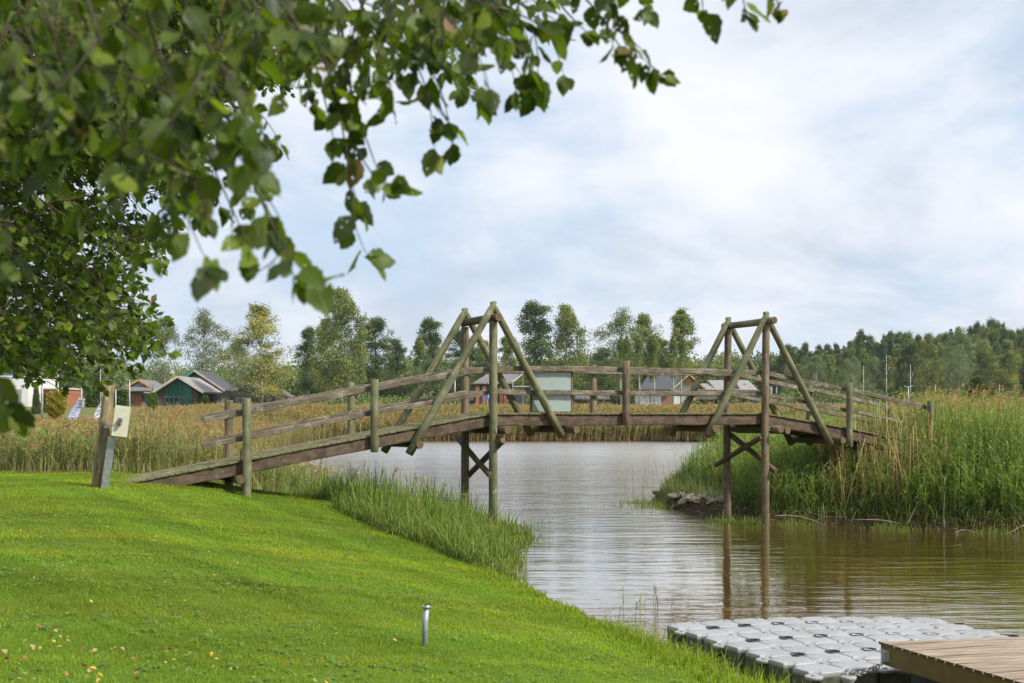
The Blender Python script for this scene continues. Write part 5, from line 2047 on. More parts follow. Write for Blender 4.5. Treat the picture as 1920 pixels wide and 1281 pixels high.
TREES = [
    # kind, variant, px, top, distance, crown width px, label
    ('sparse', 1, 308, 598, 232, 84, 'grey green birch right behind the near tree, left of the green glass house'),
    ('sparse', 0, 378, 584, 238, 92, 'airy pale tree rising above the ridge of the green glass house'),
    ('sparse', 1, 447, 636, 250, 62, 'small sparse tree between the timber gable house and the yellow birch'),
    ('yellow', 0, 492, 576, 205, 118, 'yellowish birch with foliage down to the carport roof'),
    ('dark', 1, 578, 618, 246, 56, 'dark narrow tree just left of the tallest birch'),
    ('birch', 1, 612, 600, 236, 64, 'mid green birch tucked against the left of the tallest birch'),
    ('birch', 0, 641, 545, 226, 96, 'tallest birch, rising above all others left of the bridge'),
    ('dark', 0, 704, 600, 246, 76, 'rounded dark tree right of the tallest birch'),
    ('birch', 2, 672, 640, 240, 56, 'low green birch between the tallest birch and the rounded dark tree'),
    ('dark', 2, 748, 638, 262, 60, 'short dark tree behind the left bridge ramp'),
    ('birch', 2, 787, 632, 244, 46, 'slim light birch left of the far tower brace'),
    ('dark', 1, 807, 601, 248, 58, 'dark pointed birch just left of the left tower'),
    ('dark', 0, 862, 622, 256, 60, 'dark tree seen through the left tower diagonals'),
    ('birch', 1, 905, 640, 262, 64, 'green tree seen between the two posts of the left tower'),
    ('birch', 2, 955, 626, 258, 60, 'green tree just right of the left tower'),
    ('dark', 1, 1003, 571, 238, 80, 'tall dark green birch, left one of the twin pair over the notice panel'),
    ('birch', 0, 1062, 575, 240, 78, 'tall green birch, right one of the twin pair over the notice panel'),
    ('sparse', 0, 1168, 584, 226, 92, 'broad loose birch over the middle of the bridge'),
    ('birch', 1, 1205, 592, 232, 82, 'green birch overlapping the broad loose birch on its right'),
    ('birch', 2, 1280, 582, 228, 84, 'tall slender birch left of the right tower'),
    ('dark', 2, 1236, 640, 270, 60, 'low dark tree between the two mid bridge birches'),
    ('dark', 0, 1128, 655, 280, 64, 'low dark tree right of the twin birches'),
]
for (k, v, px, top, Y, w, lab) in TREES:
    place_tree(k, v, px, top, Y, w, lab, None, name='birch_tree' if k != 'dark' else 'leafy_tree')

# bare white trunks in front of the grey-roofed house
for i, (px, top, bot, Y) in enumerate(((1164, 690, 760, 196), (1176, 690, 762, 194), (1199, 690, 760, 190), (1219, 690, 758, 192), (1227, 690, 757, 191), (1262, 686, 760, 193), (1277, 686, 760, 190))):
    a, b = at(px, bot + 14, Y), at(px + random.uniform(-2, 2), top - 20, Y)
    a[2] = gz(a[0], a[1]) - 0.2
    root = empty('birch_tree', (a[0], a[1], a[2] + 0.2), 'slim white birch stem, %s from the left in front of the grey roofed house' % ORD[i], 'tree', 'young white birches in front of the grey roofed house')
    mb = MB()
    mb.tube([a, (a + b) / 2 + np.array([random.uniform(-.1, .1), 0, 0]), b], [0.13, 0.11, 0.06], 7)
    mb.build('trunk', [M['birch']], root)
    o = link('crown', VAR['birch'][2][1], root, (b[0] - a[0], 0, 2.6))
    o.scale = (0.32, 0.32, 0.40)

# right-hand forest: individual trees in rows
fx = [1480, 1500, 1530, 1560, 1600, 1615, 1640, 1680, 1700, 1740, 1780, 1820, 1850, 1870, 1900, 1940, 2010]
ft = [652, 656, 648, 650, 640, 618, 634, 622, 620, 632, 618, 618, 606, 600, 616, 606, 612]
KLAB = {'birch': 'mid green birch', 'dark': 'dark leafy tree', 'spruce': 'dark conifer', 'sparse': 'pale birch', 'yellow': 'yellowish birch'}
cnt_k = {}


def ordinal(n):
    tens = {2: 'twenty', 3: 'thirty'}
    if n <= 20:
        return ORD[n - 1]
    return tens[n // 10] + '-' + ORD[n % 10 - 1] if n % 10 else {30: 'thirtieth', 40: 'fortieth'}[n]


KNAME = {'birch': 'birch_tree', 'dark': 'leafy_tree', 'spruce': 'conifer_tree', 'sparse': 'birch_tree', 'yellow': 'birch_tree'}
n = 0
for row, (Y, step, dtop, kinds) in enumerate(((390, 13, 0, ['dark', 'spruce', 'dark', 'spruce', 'birch']), (365, 17, 8, ['dark', 'birch', 'spruce', 'dark']),
                                              (335, 25, 22, ['birch', 'dark', 'sparse', 'birch', 'dark']))):
    px = 1465 + row * 6
    while px < 2010:
        top = np.interp(px, fx, ft) + dtop + random.uniform(-3, 12)
        if row == 2:
            top += random.uniform(0, 22)
        top -= max(0, random.gauss(0, 5))
        k = random.choice(kinds)
        cnt_k[k, row] = cnt_k.get((k, row), 0) + 1
        lab = '%s, %s from the left in the %s row of the right hand forest' % (KLAB[k], ordinal(cnt_k[k, row]), ('back', 'middle', 'front')[row])
        place_tree(k, n, px, top, Y + random.uniform(-8, 8), random.uniform(28, 44) if k != 'spruce' else random.uniform(20, 30), lab, 'trees of the right hand forest: ' + k, name=KNAME[k])
        px += step * random.uniform(0.7, 1.3)
        n += 1
for (k, v, px, top, Y, w, lab) in (
        ('birch', 1, 1742, 628, 300, 50, 'olive birch with a clear white trunk, left of the pale birch at the forest edge'),
        ('sparse', 0, 1798, 620, 290, 62, 'large pale loose birch at the forest edge, right of the last bridge post'),
        ('birch', 0, 1845, 640, 305, 60, 'weeping birch at the forest edge above the spruce bush'),
        ('birch', 1, 1888, 640, 305, 60, 'broad green birch at the forest edge near the right border'),
        ('sparse', 0, 1590, 676, 300, 42, 'small pale birch at the forest edge over the last ramp post'),
        ('sparse', 1, 1530, 668, 305, 46, 'small pale birch at the forest edge just right of the right tower brace')):
    place_tree(k, v, px, top, Y, w, lab, None)
# dead snags
for i, (px, top, bot, lab) in enumerate(((1619, 686, 760, 'straight white dead trunk without branches at the forest edge'), (1707, 683, 745, 'forked white dead trunk at the forest edge'),
                                         (1662, 666, 745, 'white dead trunk with two short side branches at the forest edge'), (1754, 720, 748, 'short white stump in the forest edge'), (1874, 720, 745, 'short pale snag near the right border'))):
    Y = 285
    a, b = at(px, bot, Y), at(px, top, Y)
    root = empty('dead_tree', (a[0], a[1], gz(a[0], Y)), lab, 'dead tree')
    a[2] = gz(a[0], Y) - 0.3
    mb = MB()
    mb.tube([a, (a + b) / 2, b], [0.12, 0.10, 0.05], 7)
    if i in (1, 2):
        m_ = a * 0.35 + b * 0.65
        mb.tube([m_, m_ + np.array([0.7, 0, 1.6])], [0.05, 0.03], 6)
        mb.tube([m_, m_ + np.array([-0.5, 0, 1.2])], [0.05, 0.03], 6)
    mb.build('trunk', [M['birch'], M['birch']], root)


def build_wood(name, segs, leaf, pal, seed, clump=(1.6, 1.2), per=55):
    """far-off wood that reads as one mass"""
    r_ = np.random.default_rng(seed)
    V = Veg()
    for (px0, px1, t0, t1, Y0, Y1, n) in segs:
        for k in range(n):
            f = r_.uniform()
            px = px0 + (px1 - px0) * f
            Y = r_.uniform(Y0, Y1)
            x = (px - 960) / FPX * Y
            g = 3.5
            top = (CAMZ + (HOR - (t0 + (t1 - t0) * f)) / FPX * Y) * (1 - 0.10 * abs(math.sin(px * 0.11 + Y)) - 0.08 * abs(math.sin(px * 0.047 + 2)))
            z = g + (top - g) * r_.uniform(0.0, 1) ** 0.7
            c = np.array([x, Y, z])
            m = per
            P = c + r_.normal(0, 1, (m, 3)) * np.array([clump[0], clump[0], clump[1]])
            D = unit(r_.normal(0, 1, (m, 3)))
            S = unit(np.cross(D, r_.normal(0, 1, (m, 3))))
            pc = np.array(pal)[r_.integers(0, len(pal))] * r_.uniform(0.75, 1.25)
            C = pc[None] * r_.uniform(0.7, 1.3, (m, 1))
            V.ribbons(P, D, leaf * r_.uniform(0.6, 1.4, m), leaf * 0.6, 0.1, S, C, C, 1, 'flat')
    props(link(name, V.mesh(name, M['far_leaf'])), kind='stuff')


build_wood('distant_wood', [(-200, 230, 676, 678, 290, 330, 1000), (180, 480, 690, 694, 300, 340, 600), (430, 800, 690, 684, 300, 340, 750), (760, 1120, 672, 678, 300, 340, 850), (1080, 1400, 668, 672, 310, 350, 800)], 0.55,
           DP + BP, 21)
build_wood('forest_interior', [(1350, 1500, 664, 664, 395, 420, 500), (1440, 2050, 668, 640, 400, 430, 1600)], 0.7, DP, 22, (1.8, 1.5), 50)
build_wood('field_shrubs', [(540, 800, 742, 742, 215, 235, 110), (800, 1130, 735, 735, 228, 240, 130), (1290, 1480, 738, 735, 200, 216, 60), (1450, 1900, 728, 732, 240, 262, 150)], 0.34, DP + BP + BRIGHT[:1], 23, (0.8, 0.5), 40)

# ================================================================== houses and things of the far settlement
class HB:
    """houses are boxes and roofs described in photo pixels at a distance"""
    def __init__(s, name, px, Y, label, cat='house'):
        x = (px - 960) / FPX * Y
        s.Y = Y
        s.root = empty(name, (x, Y, gz(x, Y)), label, cat)
        s.g = gz(x, Y) - 0.3

    def X(s, px):
        return (px - 960) / FPX * s.Y

    def Z(s, py):
        return CAMZ + (HOR - py) / FPX * s.Y

    def wall(s, px0, px1, py0, py1, mat, depth=8, dy=0.0, name='wall'):
        mb = MB()
        z1 = s.Z(py0)
        z0 = s.g if py1 is None else s.Z(py1)
        mb.box(s.X(px0), s.X(px1), s.Y + dy, s.Y + dy + depth, z0, z1, 0, 'x')
        return mb.build(name, [M[mat]], s.root)

    def prism(s, pts, mat, depth, dy=0.0, name='gable_wall'):
        """front outline in pixels, extruded back"""
        mb = MB()
        f = [Vector((s.X(a), s.Y + dy, s.Z(b) if b is not None else s.g)) for a, b in pts]
        k = [p + Vector((0, depth, 0)) for p in f]
        mb.poly(f[::-1] if False else f)
        mb.poly(k[::-1])
        for i in range(len(f)):
            j = (i + 1) % len(f)
            mb.poly([f[i], k[i], k[j], f[j]])
        return mb.build(name, [M[mat]], s.root)

    def roof(s, a, b, depth, mat, th=0.28, dy=-0.8, name='roof', shift=(0, 0), trim=None):
        """roof slab whose front edge runs pixel a -> b, extends back by depth (world shift in x,z at the back)"""
        mb = MB()
        p0 = Vector((s.X(a[0]), s.Y + dy, s.Z(a[1])))
        p1 = Vector((s.X(b[0]), s.Y + dy, s.Z(b[1])))
        bk = Vector((shift[0], depth, shift[1]))
        n = (p1 - p0).cross(bk).normalized()
        if n.z < 0:
            n = -n
        t = n * th
        lo = [p0, p1, p1 + bk, p0 + bk]
        up = [q + t for q in lo]
        mb.poly(up)
        mb.poly(lo[::-1])
        for i in range(4):
            j = (i + 1) % 4
            mb.poly([lo[i], lo[j], up[j], up[i]], mi=1 if i == 0 else 0)
        return mb.build(name, [M[mat], M[trim or mat]], s.root)

    def window(s, px0, px1, py0, py1, glass='glass', frame='frame', dy=-0.03, name='window', bars=(1, 1)):
        x0, x1, z0, z1 = s.X(px0), s.X(px1), s.Z(py1), s.Z(py0)
        y = s.Y + dy
        mb = MB()
        w = 0.09
        mb.box(x0, x1, y - .06, y + .02, z1 - w, z1)
        mb.box(x0, x1, y - .06, y + .02, z0, z0 + w)
        nx, nz = bars
        for i in range(nx + 1):
            xx = x0 + (x1 - x0) * i / nx
            xx = min(max(xx, x0 + w / 2), x1 - w / 2)
            mb.box(xx - w / 2, xx + w / 2, y - .062, y + .018, z0 + w, z1 - w)
        for i in range(1, nz):
            zz = z0 + (z1 - z0) * i / nz
            mb.box(x0 + w, x1 - w, y - .058, y + .016, zz - w / 2, zz + w / 2)
        fr = mb.build(name, [M[frame]], s.root)
        mb = MB()
        mb.box(x0 + .02, x1 - .02, y - .03, y + .01, z0 + .02, z1 - .02)
        me = mb.build('pane', [M[glass]], s.root)
        me.parent = fr
        me.location = me.location - fr.location
        return fr


def build_houses():
    # white two-storey house with solar panels
    h = HB('white_house', 30, 205, 'white two storey flat roofed house with solar panels at the left edge')
    h.wall(-60, 66, 707, None, 'white', 9)
    h.wall(-62, 68, 704.5, 707, 'offwhite', 9.6, -0.3, 'roof_edge')
    h.wall(5, 66, 709, None, 'white', 1.2, -1.22)
    for k in range(6):
        mb = MB()
        x0 = h.X(-30 + k * 12.5)
        mb.obox((x0 + 0.5, h.Y + 1.5, h.Z(703.0)), (0.5, 0, 0), (0, 0.5, 0.35), (0, -0.02, 0.03))
        mb.build('solar_panel', [M['solar']], h.root)
    h.window(13, 24, 719, 733, bars=(2, 1), frame='wframe', dy=-1.26)
    h.window(46, 57, 721, 729, bars=(2, 1), frame='wframe', dy=-1.26)
    h.wall(12, 25, 736, 742, 'orange', 0.15, -1.38, 'brick_panel')
    h.wall(31, 37, 730, None, 'orange', 3, -3.0, 'brick_panel')
    h.wall(37, 54, 731, None, 'grey', 3, -3.0, 'annex')
    h.wall(54, 66, 729, None, 'white', 3, -3.0, 'annex')
    h.window(40, 43, 741, 752, dy=-3.04)
    h.window(45, 48, 741, 752, dy=-3.04)
    # orange garage block and long pale wall
    h = HB('orange_garage', 102, 200, 'flat roofed block with orange brick wall right of the white house', 'garage')
    h.wall(80, 126, 730, None, 'orange', 7)
    h.wall(78, 128, 727.5, 730, 'offwhite', 7.6, -0.3, 'roof_edge')
    h = HB('low_pale_building', 180, 214, 'long low pale building with one dark window strip behind the flags', 'building')
    h.wall(126, 242, 735, None, 'offwhite', 6)
    h.wall(124, 244, 733.2, 735, 'grey', 6.6, -0.3, 'roof_edge')
    h.window(153, 173, 738, 745, bars=(3, 1))
    # grey roof + orange wall house
    h = HB('brick_house', 250, 212, 'house with grey hip roof and orange brick front left of the green glass house')
    h.wall(216, 286, 737, None, 'grey', 9)
    h.wall(236, 268, 739, None, 'orange', 0.5, -0.52, 'brick_front')
    h.window(221, 232, 744, 756, 'gglass_dark', 'frame', -0.03, bars=(2, 1))
    h.window(242, 252, 745, 756, dy=-0.56, bars=(2, 1))
    h.window(272, 281, 745, 753, dy=-0.03, bars=(2, 1))
    h.roof((214, 738), (262, 713.5), 10, 'roof_grey', 0.25, -0.9, shift=(0, 0))
    h.roof((262, 713.5), (296, 737), 10, 'roof_grey', 0.25, -0.9)
    h.prism([(236, 733), (262, 716), (289, 733)], 'grey', 0.4, -0.45)
    h.roof((234, 736), (288, 736), 2.0, 'roof_grey', 0.3, -1.6, shift=(0, 1.2), name='porch_roof')
    h.roof((241, 727), (262, 715), 0.2, 'osb', 0.3, -0.95, name='bargeboard')
    h.roof((262, 715), (283, 727), 0.2, 'osb', 0.3, -0.95, name='bargeboard')
    # green glass gable house
    h = HB('glass_gable_house', 335, 205, 'gabled house with tall green curtained glass front and grey shingle roof')
    h.prism([(294, None), (294, 737), (337, 711), (370, 737), (370, None)], 'brownclad', 13)
    # green glass: upper gable part in three lights, lower doors
    def glass(pts, mat, dy, nm='glazing'):
        h.prism(pts, mat, 0.08, dy, nm)
    glass([(308, 743), (308, 731), (324.5, 721), (324.5, 743)], 'gglass', -0.10)
    glass([(326, 743), (326, 720), (337, 713.5), (341.5, 716.5), (341.5, 743)], 'gglass', -0.10)
    glass([(343, 743), (343, 718), (359, 730), (359, 743)], 'gglass', -0.10)
    h.wall(307, 360, 743, 745.2, 'frame', 0.12, -0.14, 'transom')
    h.window(309, 326, 745.2, 764, 'gglass_dark', 'frame', -0.06, bars=(2, 1), name='glass_door')
    h.window(326.5, 340, 745.2, 764, 'gglass_dark', 'frame', -0.06, bars=(1, 1), name='glass_door')
    h.window(342, 359, 745.2, 764, 'gglass', 'frame', -0.06, bars=(2, 1), name='glass_door')
    h.roof((289, 739.5), (337, 708.8), 14, 'roof_pale', 0.33, -1.5, trim='fascia_w')
    h.roof((337, 708.8), (384, 738), 14, 'roof_pale', 0.33, -1.5, trim='fascia_w')
    h.roof((274, 737.5), (289, 737.5), 14, 'roof_pale', 0.2, -1.2, name='side_roof', trim='fascia_w')
    mb = MB()
    mb.tube([(h.X(300), h.Y + 8, h.Z(730)), (h.X(300), h.Y + 8, h.Z(718))], 0.18, 8)
    mb.build('chimney_pipe', [M['dkgrey']], h.root)
    # unfinished timber gable behind it
    h = HB('timber_gable_house', 395, 222, 'unfinished house with weathered board gable behind the green glass house')
    h.prism([(330, None), (330, 728), (369, 700), (409, 728), (409, None)], 'timber', 11)
    h.roof((328, 728), (368.5, 697.5), 12, 'roof_pale', 0.35, -1.8, trim='teal')
    h.roof((368.5, 697.5), (425, 735), 12, 'roof_dark', 0.35, -1.8, trim='fascia_w')
    h.wall(393, 397, 724, None, 'osb', 0.3, -0.35, 'timber_post')
    h.wall(385, 386.5, 716, None, 'fascia_w', 0.3, -0.32, 'timber_post')
    h.wall(374, 375.2, 706, None, 'fascia_w', 0.3, -0.32, 'timber_post')
    h.window(371, 384, 741, 750, 'panel', 'wframe', -0.1, bars=(3, 1))
    h.window(386, 391, 741, 750, 'panel', 'wframe', -0.1)
    h.wall(370, 390, 752, 760, 'osb', 0.2, -0.25, 'brick_panel')
    h.window(411, 421, 746, 757, 'wframe', 'frame', 1.0, bars=(4, 3))
    h.wall(403, 409, 735, None, 'dkgrey', 1.0, -1.1, 'dark_column')
    # carport
    h = HB('carport', 440, 212, 'long flat carport roof between the timber gable and the yellow birch', 'carport')
    h.wall(407, 462, 736, 742, 'dkgrey', 6, -0.5, 'roof_slab')
    for p in (410, 436, 459):
        h.wall(p, p + 1.6, 742, None, 'frame', 0.25, 0.2, 'column')
    h.wall(438, 452, 748, None, 'gglass_dark', 0.5, 4.5, 'rear_wall')
    # dark gable house right of the carport
    h = HB('dark_gable_house', 470, 232, 'low dark roofed house half hidden by the yellow birch')
    h.prism([(438, None), (438, 738), (466, 723), (494, 738), (494, None)], 'dkgrey', 9)
    h.roof((434, 740), (466, 721.5), 10, 'roof_grey', 0.3, -0.8)
    h.roof((466, 721.5), (498, 740), 10, 'roof_grey', 0.3, -0.8)
    h.window(470, 478, 743, 750)
    h = HB('blue_roof_house', 520, 240, 'small pale blue gabled building right of the yellow birch', 'building')
    h.prism([(500, None), (500, 744), (520, 734), (537, 744), (537, None)], 'grey', 8)
    h.roof((497, 745), (520, 732.5), 9, 'roof_pale', 0.25, -0.7)
    h.roof((520, 732.5), (540, 746), 9, 'roof_pale', 0.25, -0.7)
    h.window(506, 514, 744, 751)
    h = HB('long_low_house', 640, 252, 'long low white and grey house seen under the birches behind the left ramp', 'building')
    h.wall(560, 720, 745, None, 'grey', 7)
    h.wall(558, 722, 742.5, 745, 'roof_dark' if False else 'dkgrey', 7.6, -0.3, 'roof_edge')
    for k in range(6):
        h.window(572 + k * 24, 583 + k * 24, 748, 754, frame='wframe', bars=(2, 1))
    # hip roof house behind the left tower
    h = HB('hip_roof_house', 940, 206, 'dark blue house with grey hip roof and orange brick pillars behind the left tower')
    h.wall(870, 985, 731, None, 'navy', 9)
    mb = MB()
    A, B, C_, D_ = [Vector((h.X(p), h.Y - 1.2, h.Z(q))) for p, q in ((888, 718), (962, 718), (974, 700), (912, 700))]
    C_.y += 5
    D_.y += 5
    mb.poly([A, B, C_, D_])
    A2, B2 = A + Vector((0, 12, 0)), B + Vector((0, 12, 0))
    mb.poly([B, B2, C_])
    mb.poly([B2, A2, D_, C_])
    mb.poly([A2, A, D_])
    mb.poly([A2, B2, B, A])
    mb.build('roof', [M['roof_grey']], h.root)
    mb = MB()
    for k in range(22):
        x = h.X(888 + k * 3.4)
        mb.box(x, x + 0.14, h.Y - 1.3, h.Y - 1.15, h.Z(720.5), h.Z(717.6), 0)
    mb.build('eave_ends', [M['fascia_w']], h.root)
    h.wall(884, 966, 720.5, 725, 'navy', 10, -0.6, 'upper_wall')
    for p in (892, 905, 937, 945):
        h.wall(p, p + 7, 724, None, 'orange', 0.4, -1.0, 'brick_pillar')
    h.window(946, 962, 736, 754, 'osb', 'frame', -0.1)
    h.window(871, 889, 741, 752, 'panel', 'frame', -0.1, bars=(3, 1))
    h.window(897, 930, 741, 756, 'glass', 'frame', -0.1, bars=(4, 1))
    # open pergola to its right
    for p in (961, 980):
        h.wall(p, p + 1.0, 702 if p > 970 else 714, None, 'wframe' if p < 970 else 'osb', 0.2, -2.0, 'pergola_post')
    h.roof((961, 719), (980, 703), 0.25, 'wframe', 0.2, -2.0, name='pergola_beam')
    h.wall(961, 1000, 724.5, 725.6, 'wframe', 0.15, -2.2, 'pergola_rail')
    # low brown building behind panel
    h = HB('brown_roof_house', 1110, 232, 'low house with brown grey roof right of the notice panel')
    h.wall(1082, 1140, 749, None, 'brick', 7)
    h.roof((1078, 750), (1144, 750), 5, 'roof_pale', 0.2, -0.6, shift=(0, 1.3))
    h.window(1092, 1100, 751, 757)
    h.window(1108, 1116, 751, 757)
    # big grey roof house with orange soffit
    h = HB('grey_roof_house', 1240, 205, 'large dark grey roofed house with white gable and orange timber eaves')
    h.prism([(1262, None), (1262, 731), (1291, 706), (1318, 731), (1318, None)], 'white', 9)
    mb = MB()
    # big roof slope seen from the front, ridge falling back
    A, B = Vector((h.X(1196), h.Y - 1, h.Z(731))), Vector((h.X(1262), h.Y - 1, h.Z(731)))
    C_, D_ = Vector((h.X(1292), h.Y + 5, h.Z(702))), Vector((h.X(1222), h.Y + 5, h.Z(702)))
    mb.poly([A, B, C_, D_])
    mb.poly([D_, C_, C_ + Vector((2, 7, -3)), D_ + Vector((-2, 7, -3))])
    mb.poly([A, D_, D_ + Vector((-2, 7, -3))])
    mb.build('roof', [M['roof_dark']], h.root)
    h.wall(1200, 1262, 731.5, None, 'white', 8, 0.4)
    h.wall(1241, 1263, 741, None, 'brick', 0.3, 0.05, 'brick_panel')
    h.wall(1198, 1240, 741, None, 'foil', 0.3, 0.0, 'plastic_sheeting')
    h.roof((1258, 733), (1290.5, 704.5), 9, 'roof_dark', 0.25, -1.2, trim='fascia_w')
    h.roof((1290.5, 704.5), (1322, 733), 9, 'roof_dark', 0.25, -1.2, trim='osb')
    h.prism([(1282, 714), (1290, 706.5), (1299, 716), (1291, 724)], 'osb', 0.2, -0.6, 'timber_eaves')
    h.wall(1294, 1303, 745, 752, 'osb', 1.2, -1.5, 'balcony')
    # navy house with shingle roof
    h = HB('navy_house', 1370, 205, 'dark blue house with long pale shingle roof seen through the right tower')
    h.wall(1296, 1426, 738, None, 'navy', 9)
    h.wall(1304, 1345, 741, 749, 'fascia_w', 0.4, -0.5, 'pale_panel')
    h.window(1304, 1318, 749, 758, 'glass', 'frame', -0.04, bars=(2, 1))
    h.window(1366, 1374, 744, 764, 'glass', 'frame', -0.04)
    h.wall(1376, 1383, 744, None, 'osb', 0.2, -0.25, 'timber_door')
    h.wall(1387, 1392, 744, None, 'brick', 0.2, -0.25, 'brown_door')
    h.roof((1300, 733), (1352, 733), 6, 'roof_pale', 0.2, -1.2, shift=(0.8, 1.1))
    h.roof((1340, 733.5), (1418, 733.5), 7, 'roof_pale', 0.2, -1.4, shift=(-0.3, 1.7))
    h.wall(1298, 1424, 732.5, 738, 'navy', 8.5, 0.2, 'upper_wall')
    h.prism([(1371, 733), (1379.5, 720), (1388, 733)], 'dkgrey', 3, -1.0, 'dormer')
    mb = MB()
    mb.tube([(h.X(1400), h.Y + 2, h.Z(730)), (h.X(1400), h.Y + 2, h.Z(719))], 0.13, 8)
    mb.build('chimney_pipe', [M['dkgrey']], h.root)
    # little frame building far right of tower
    h = HB('half_built_shed', 1446, 212, 'small half built white framed shed right of the right tower', 'shed')
    h.wall(1438, 1460, 743, None, 'osb', 4)
    for p in (1439, 1447, 1456):
        h.wall(p, p + 1, 724, 743, 'wframe', 0.15, 0.1, 'frame_post')
    h.wall(1437, 1460, 722.5, 724, 'navy', 4, 0, 'roof_slab')
    h.window(1441, 1446, 726, 740, 'glass', 'wframe', 0.0)


build_houses()


def build_far_things():
    # street lamps
    for (px, top, bot, Y, arms, lab) in ((109, 700, 800, 150, 2, 'tall double armed street lamp in front of the orange garage'),
                                    (243, 712, 790, 160, 1, 'tall single street lamp left of the green glass house'),
                                    (217, 728, 775, 165, 1, 'shorter street lamp left of the brick house'),
                                    (153, 726, 770, 180, 1, 'short street lamp above the low pale building'),
                                    (853, 706, 760, 185, 2, 'street lamp left of the hip roof house seen under the bridge rail'),
                                    (1703, 725, 780, 180, 2, 'double armed street lamp rising from the reeds at the right')):
        a, b = at(px, bot, Y), at(px, top, Y)
        z0 = gz(a[0], Y)
        root = empty('street_lamp', (a[0], Y, z0), lab, 'street lamp')
        mb = MB()
        mb.tube([(a[0], Y, z0 - 0.3), (b[0], Y, b[2])], [0.11, 0.06], 8)
        mb.build('pole', [M['lamp']], root)
        for sgn in ((-1, 1) if arms == 2 else (-1,)):
            mb = MB()
            mb.bar((b[0], Y, b[2] - 0.05), (b[0] + sgn * 0.2, Y, b[2] + 0.02), 0.05, 0.05)
            mb.obox((b[0] + sgn * 0.38, Y, b[2] + 0.05), (0.2, 0, 0.05 * sgn), (0, 0.12, 0), (0, 0, 0.045))
            mb.build('lamp_head', [M['lamp']], root)
    for (px, top, Y, lab) in ((188.5, 694, 150, 'taller thin white mast behind the leaning post'), (191.5, 729, 152, 'shorter thin white mast behind the leaning post')):
        x = (px - 960) / FPX * Y
        z0 = gz(x, Y)
        mb = MB()
        mb.tube([(x, Y, z0 - .2), (x, Y, at(px, top, Y)[2])], [0.06, 0.04], 7)
        mb.tube([(x, Y, at(px, top, Y)[2]), (x, Y, at(px, top, Y)[2] + .12)], [0.07, 0.03], 7)
        props(mb.build('flag_mast', [M['lamp']]), lab, 'mast')
    # feather flags
    for (px0, top, px1, bot, Y, mat, lab) in ((150, 746, 126, 816, 78, 'flag1', 'blue and white feather flag among the reeds, left of the leaning post'),
                                     (194, 748, 174, 812, 80, 'flag2', 'white feather flag with dark print partly behind the leaning post'),
                                     (226, 762, 216, 820, 80, 'flag2', 'white feather flag showing between the leaning post and the cream box')):
        z0 = gz((px1 - 960) / FPX * Y, Y)
        root = empty('feather_flag', ((px1 - 960) / FPX * Y, Y, z0), lab, 'flag')
        A, B = at(px1 - 2, bot, Y), at(px0, top, Y)
        spine = []
        for i in range(13):
            t = i / 12
            q = A * (1 - t) + B * t
            q[0] += (A[0] - B[0]) * 0.35 * math.sin(math.pi * t)
            spine.append(q)
        mb = MB()
        base = A.copy()
        base[2] = z0 - 0.2
        mb.tube([base] + spine, [0.02] * 14, 6)
        mb.build('flag_pole', [M['lamp']], root)
        mb = MB()
        w = 17 / FPX * Y
        for th in (0.0, 0.012):
            for i in range(12):
                wa = w * math.sin(math.pi * min(1, 0.35 + 0.65 * (1 - i / 12))) if i > 8 else w * (0.85 + 0.02 * i)
                wa = w * (1 - max(0, i / 12 - 0.5) ** 2 * 2.6)
                wb = w * (1 - max(0, (i + 1) / 12 - 0.5) ** 2 * 2.6)
                y0 = 0.10 * math.sin(i * 0.9) + th
                y1 = 0.10 * math.sin((i + 1) * 0.9) + th
                p, q = spine[i], spine[i + 1]
                mb.poly([(p[0] + .02, p[1] + th, p[2]), (p[0] + wa, p[1] + y0, p[2] - 0.1), (q[0] + wb, q[1] + y1, q[2] - 0.1), (q[0] + .02, q[1] + th, q[2])])
        mb.build('flag_cloth', [M[mat]], root)
    # boulders
    for k, (px, py, w, Y, lab) in enumerate(((163, 768, 15, 120, 'rounded pink granite boulder behind the feather flags'), (153, 770, 8, 122, 'smaller pale boulder left of the pink granite one'),
                                        (50, 785, 12, 118, 'pink boulder half hidden by reeds at the left'), (122, 776, 9, 118, 'orange brown boulder beside the blue feather flag'))):
        x = (px - 960) / FPX * Y
        o = link('boulder', rock_mesh(20 + k, 'boulder', 'pinkrock', 3, 0.2), None, (x, Y, gz(x, Y) + 0.25))
        s = w / 2 / FPX * Y * 1.15
        o.scale = (s, s, s * 1.2)
        props(o, lab, 'boulder')
    # garden conifers: dense pointed shrubs built of small sprays
    def conifer(px, top, bot, w, Y, pal, lab, name, pointy=1.0, flare=0):
        r_ = np.random.default_rng(int(px))
        x = (px - 960) / FPX * Y
        z0 = gz(x, Y)
        zt = at(px, top, Y)[2]
        root = empty(name, (x, Y, z0), lab, 'shrub')
        mb = MB()
        mb.tube([(x, Y, z0 - .2), (x, Y, z0 + (zt - z0) * .8)], [0.08, 0.02], 6)
        mb.build('trunk', [M['bark']], root)
        V = Veg()
        n = 5200
        f = r_.uniform(0, 1, n)
        R = w / 2 / FPX * Y
        prof = np.sin(np.pi * np.clip(0.10 + 0.9 * (1 - f) ** 1.0, 0, 1) ** 1.0) ** 0.6 if pointy < 1 else (1 - f) ** 0.7
        an = r_.uniform(0, 2 * np.pi, n)
        rr = R * prof * (0.55 + 0.5 * r_.uniform(0, 1, n) ** 0.5) * (1 + 0.15 * np.sin(an * 5 + f * 20))
        P = np.stack([np.cos(an) * rr, np.sin(an) * rr, f * (zt - z0)], 1)
        D = unit(np.stack([np.cos(an) * (0.5 + flare), np.sin(an) * (0.5 + flare), 0.9 + 0 * an], 1) + r_.normal(0, .25, (n, 3)))
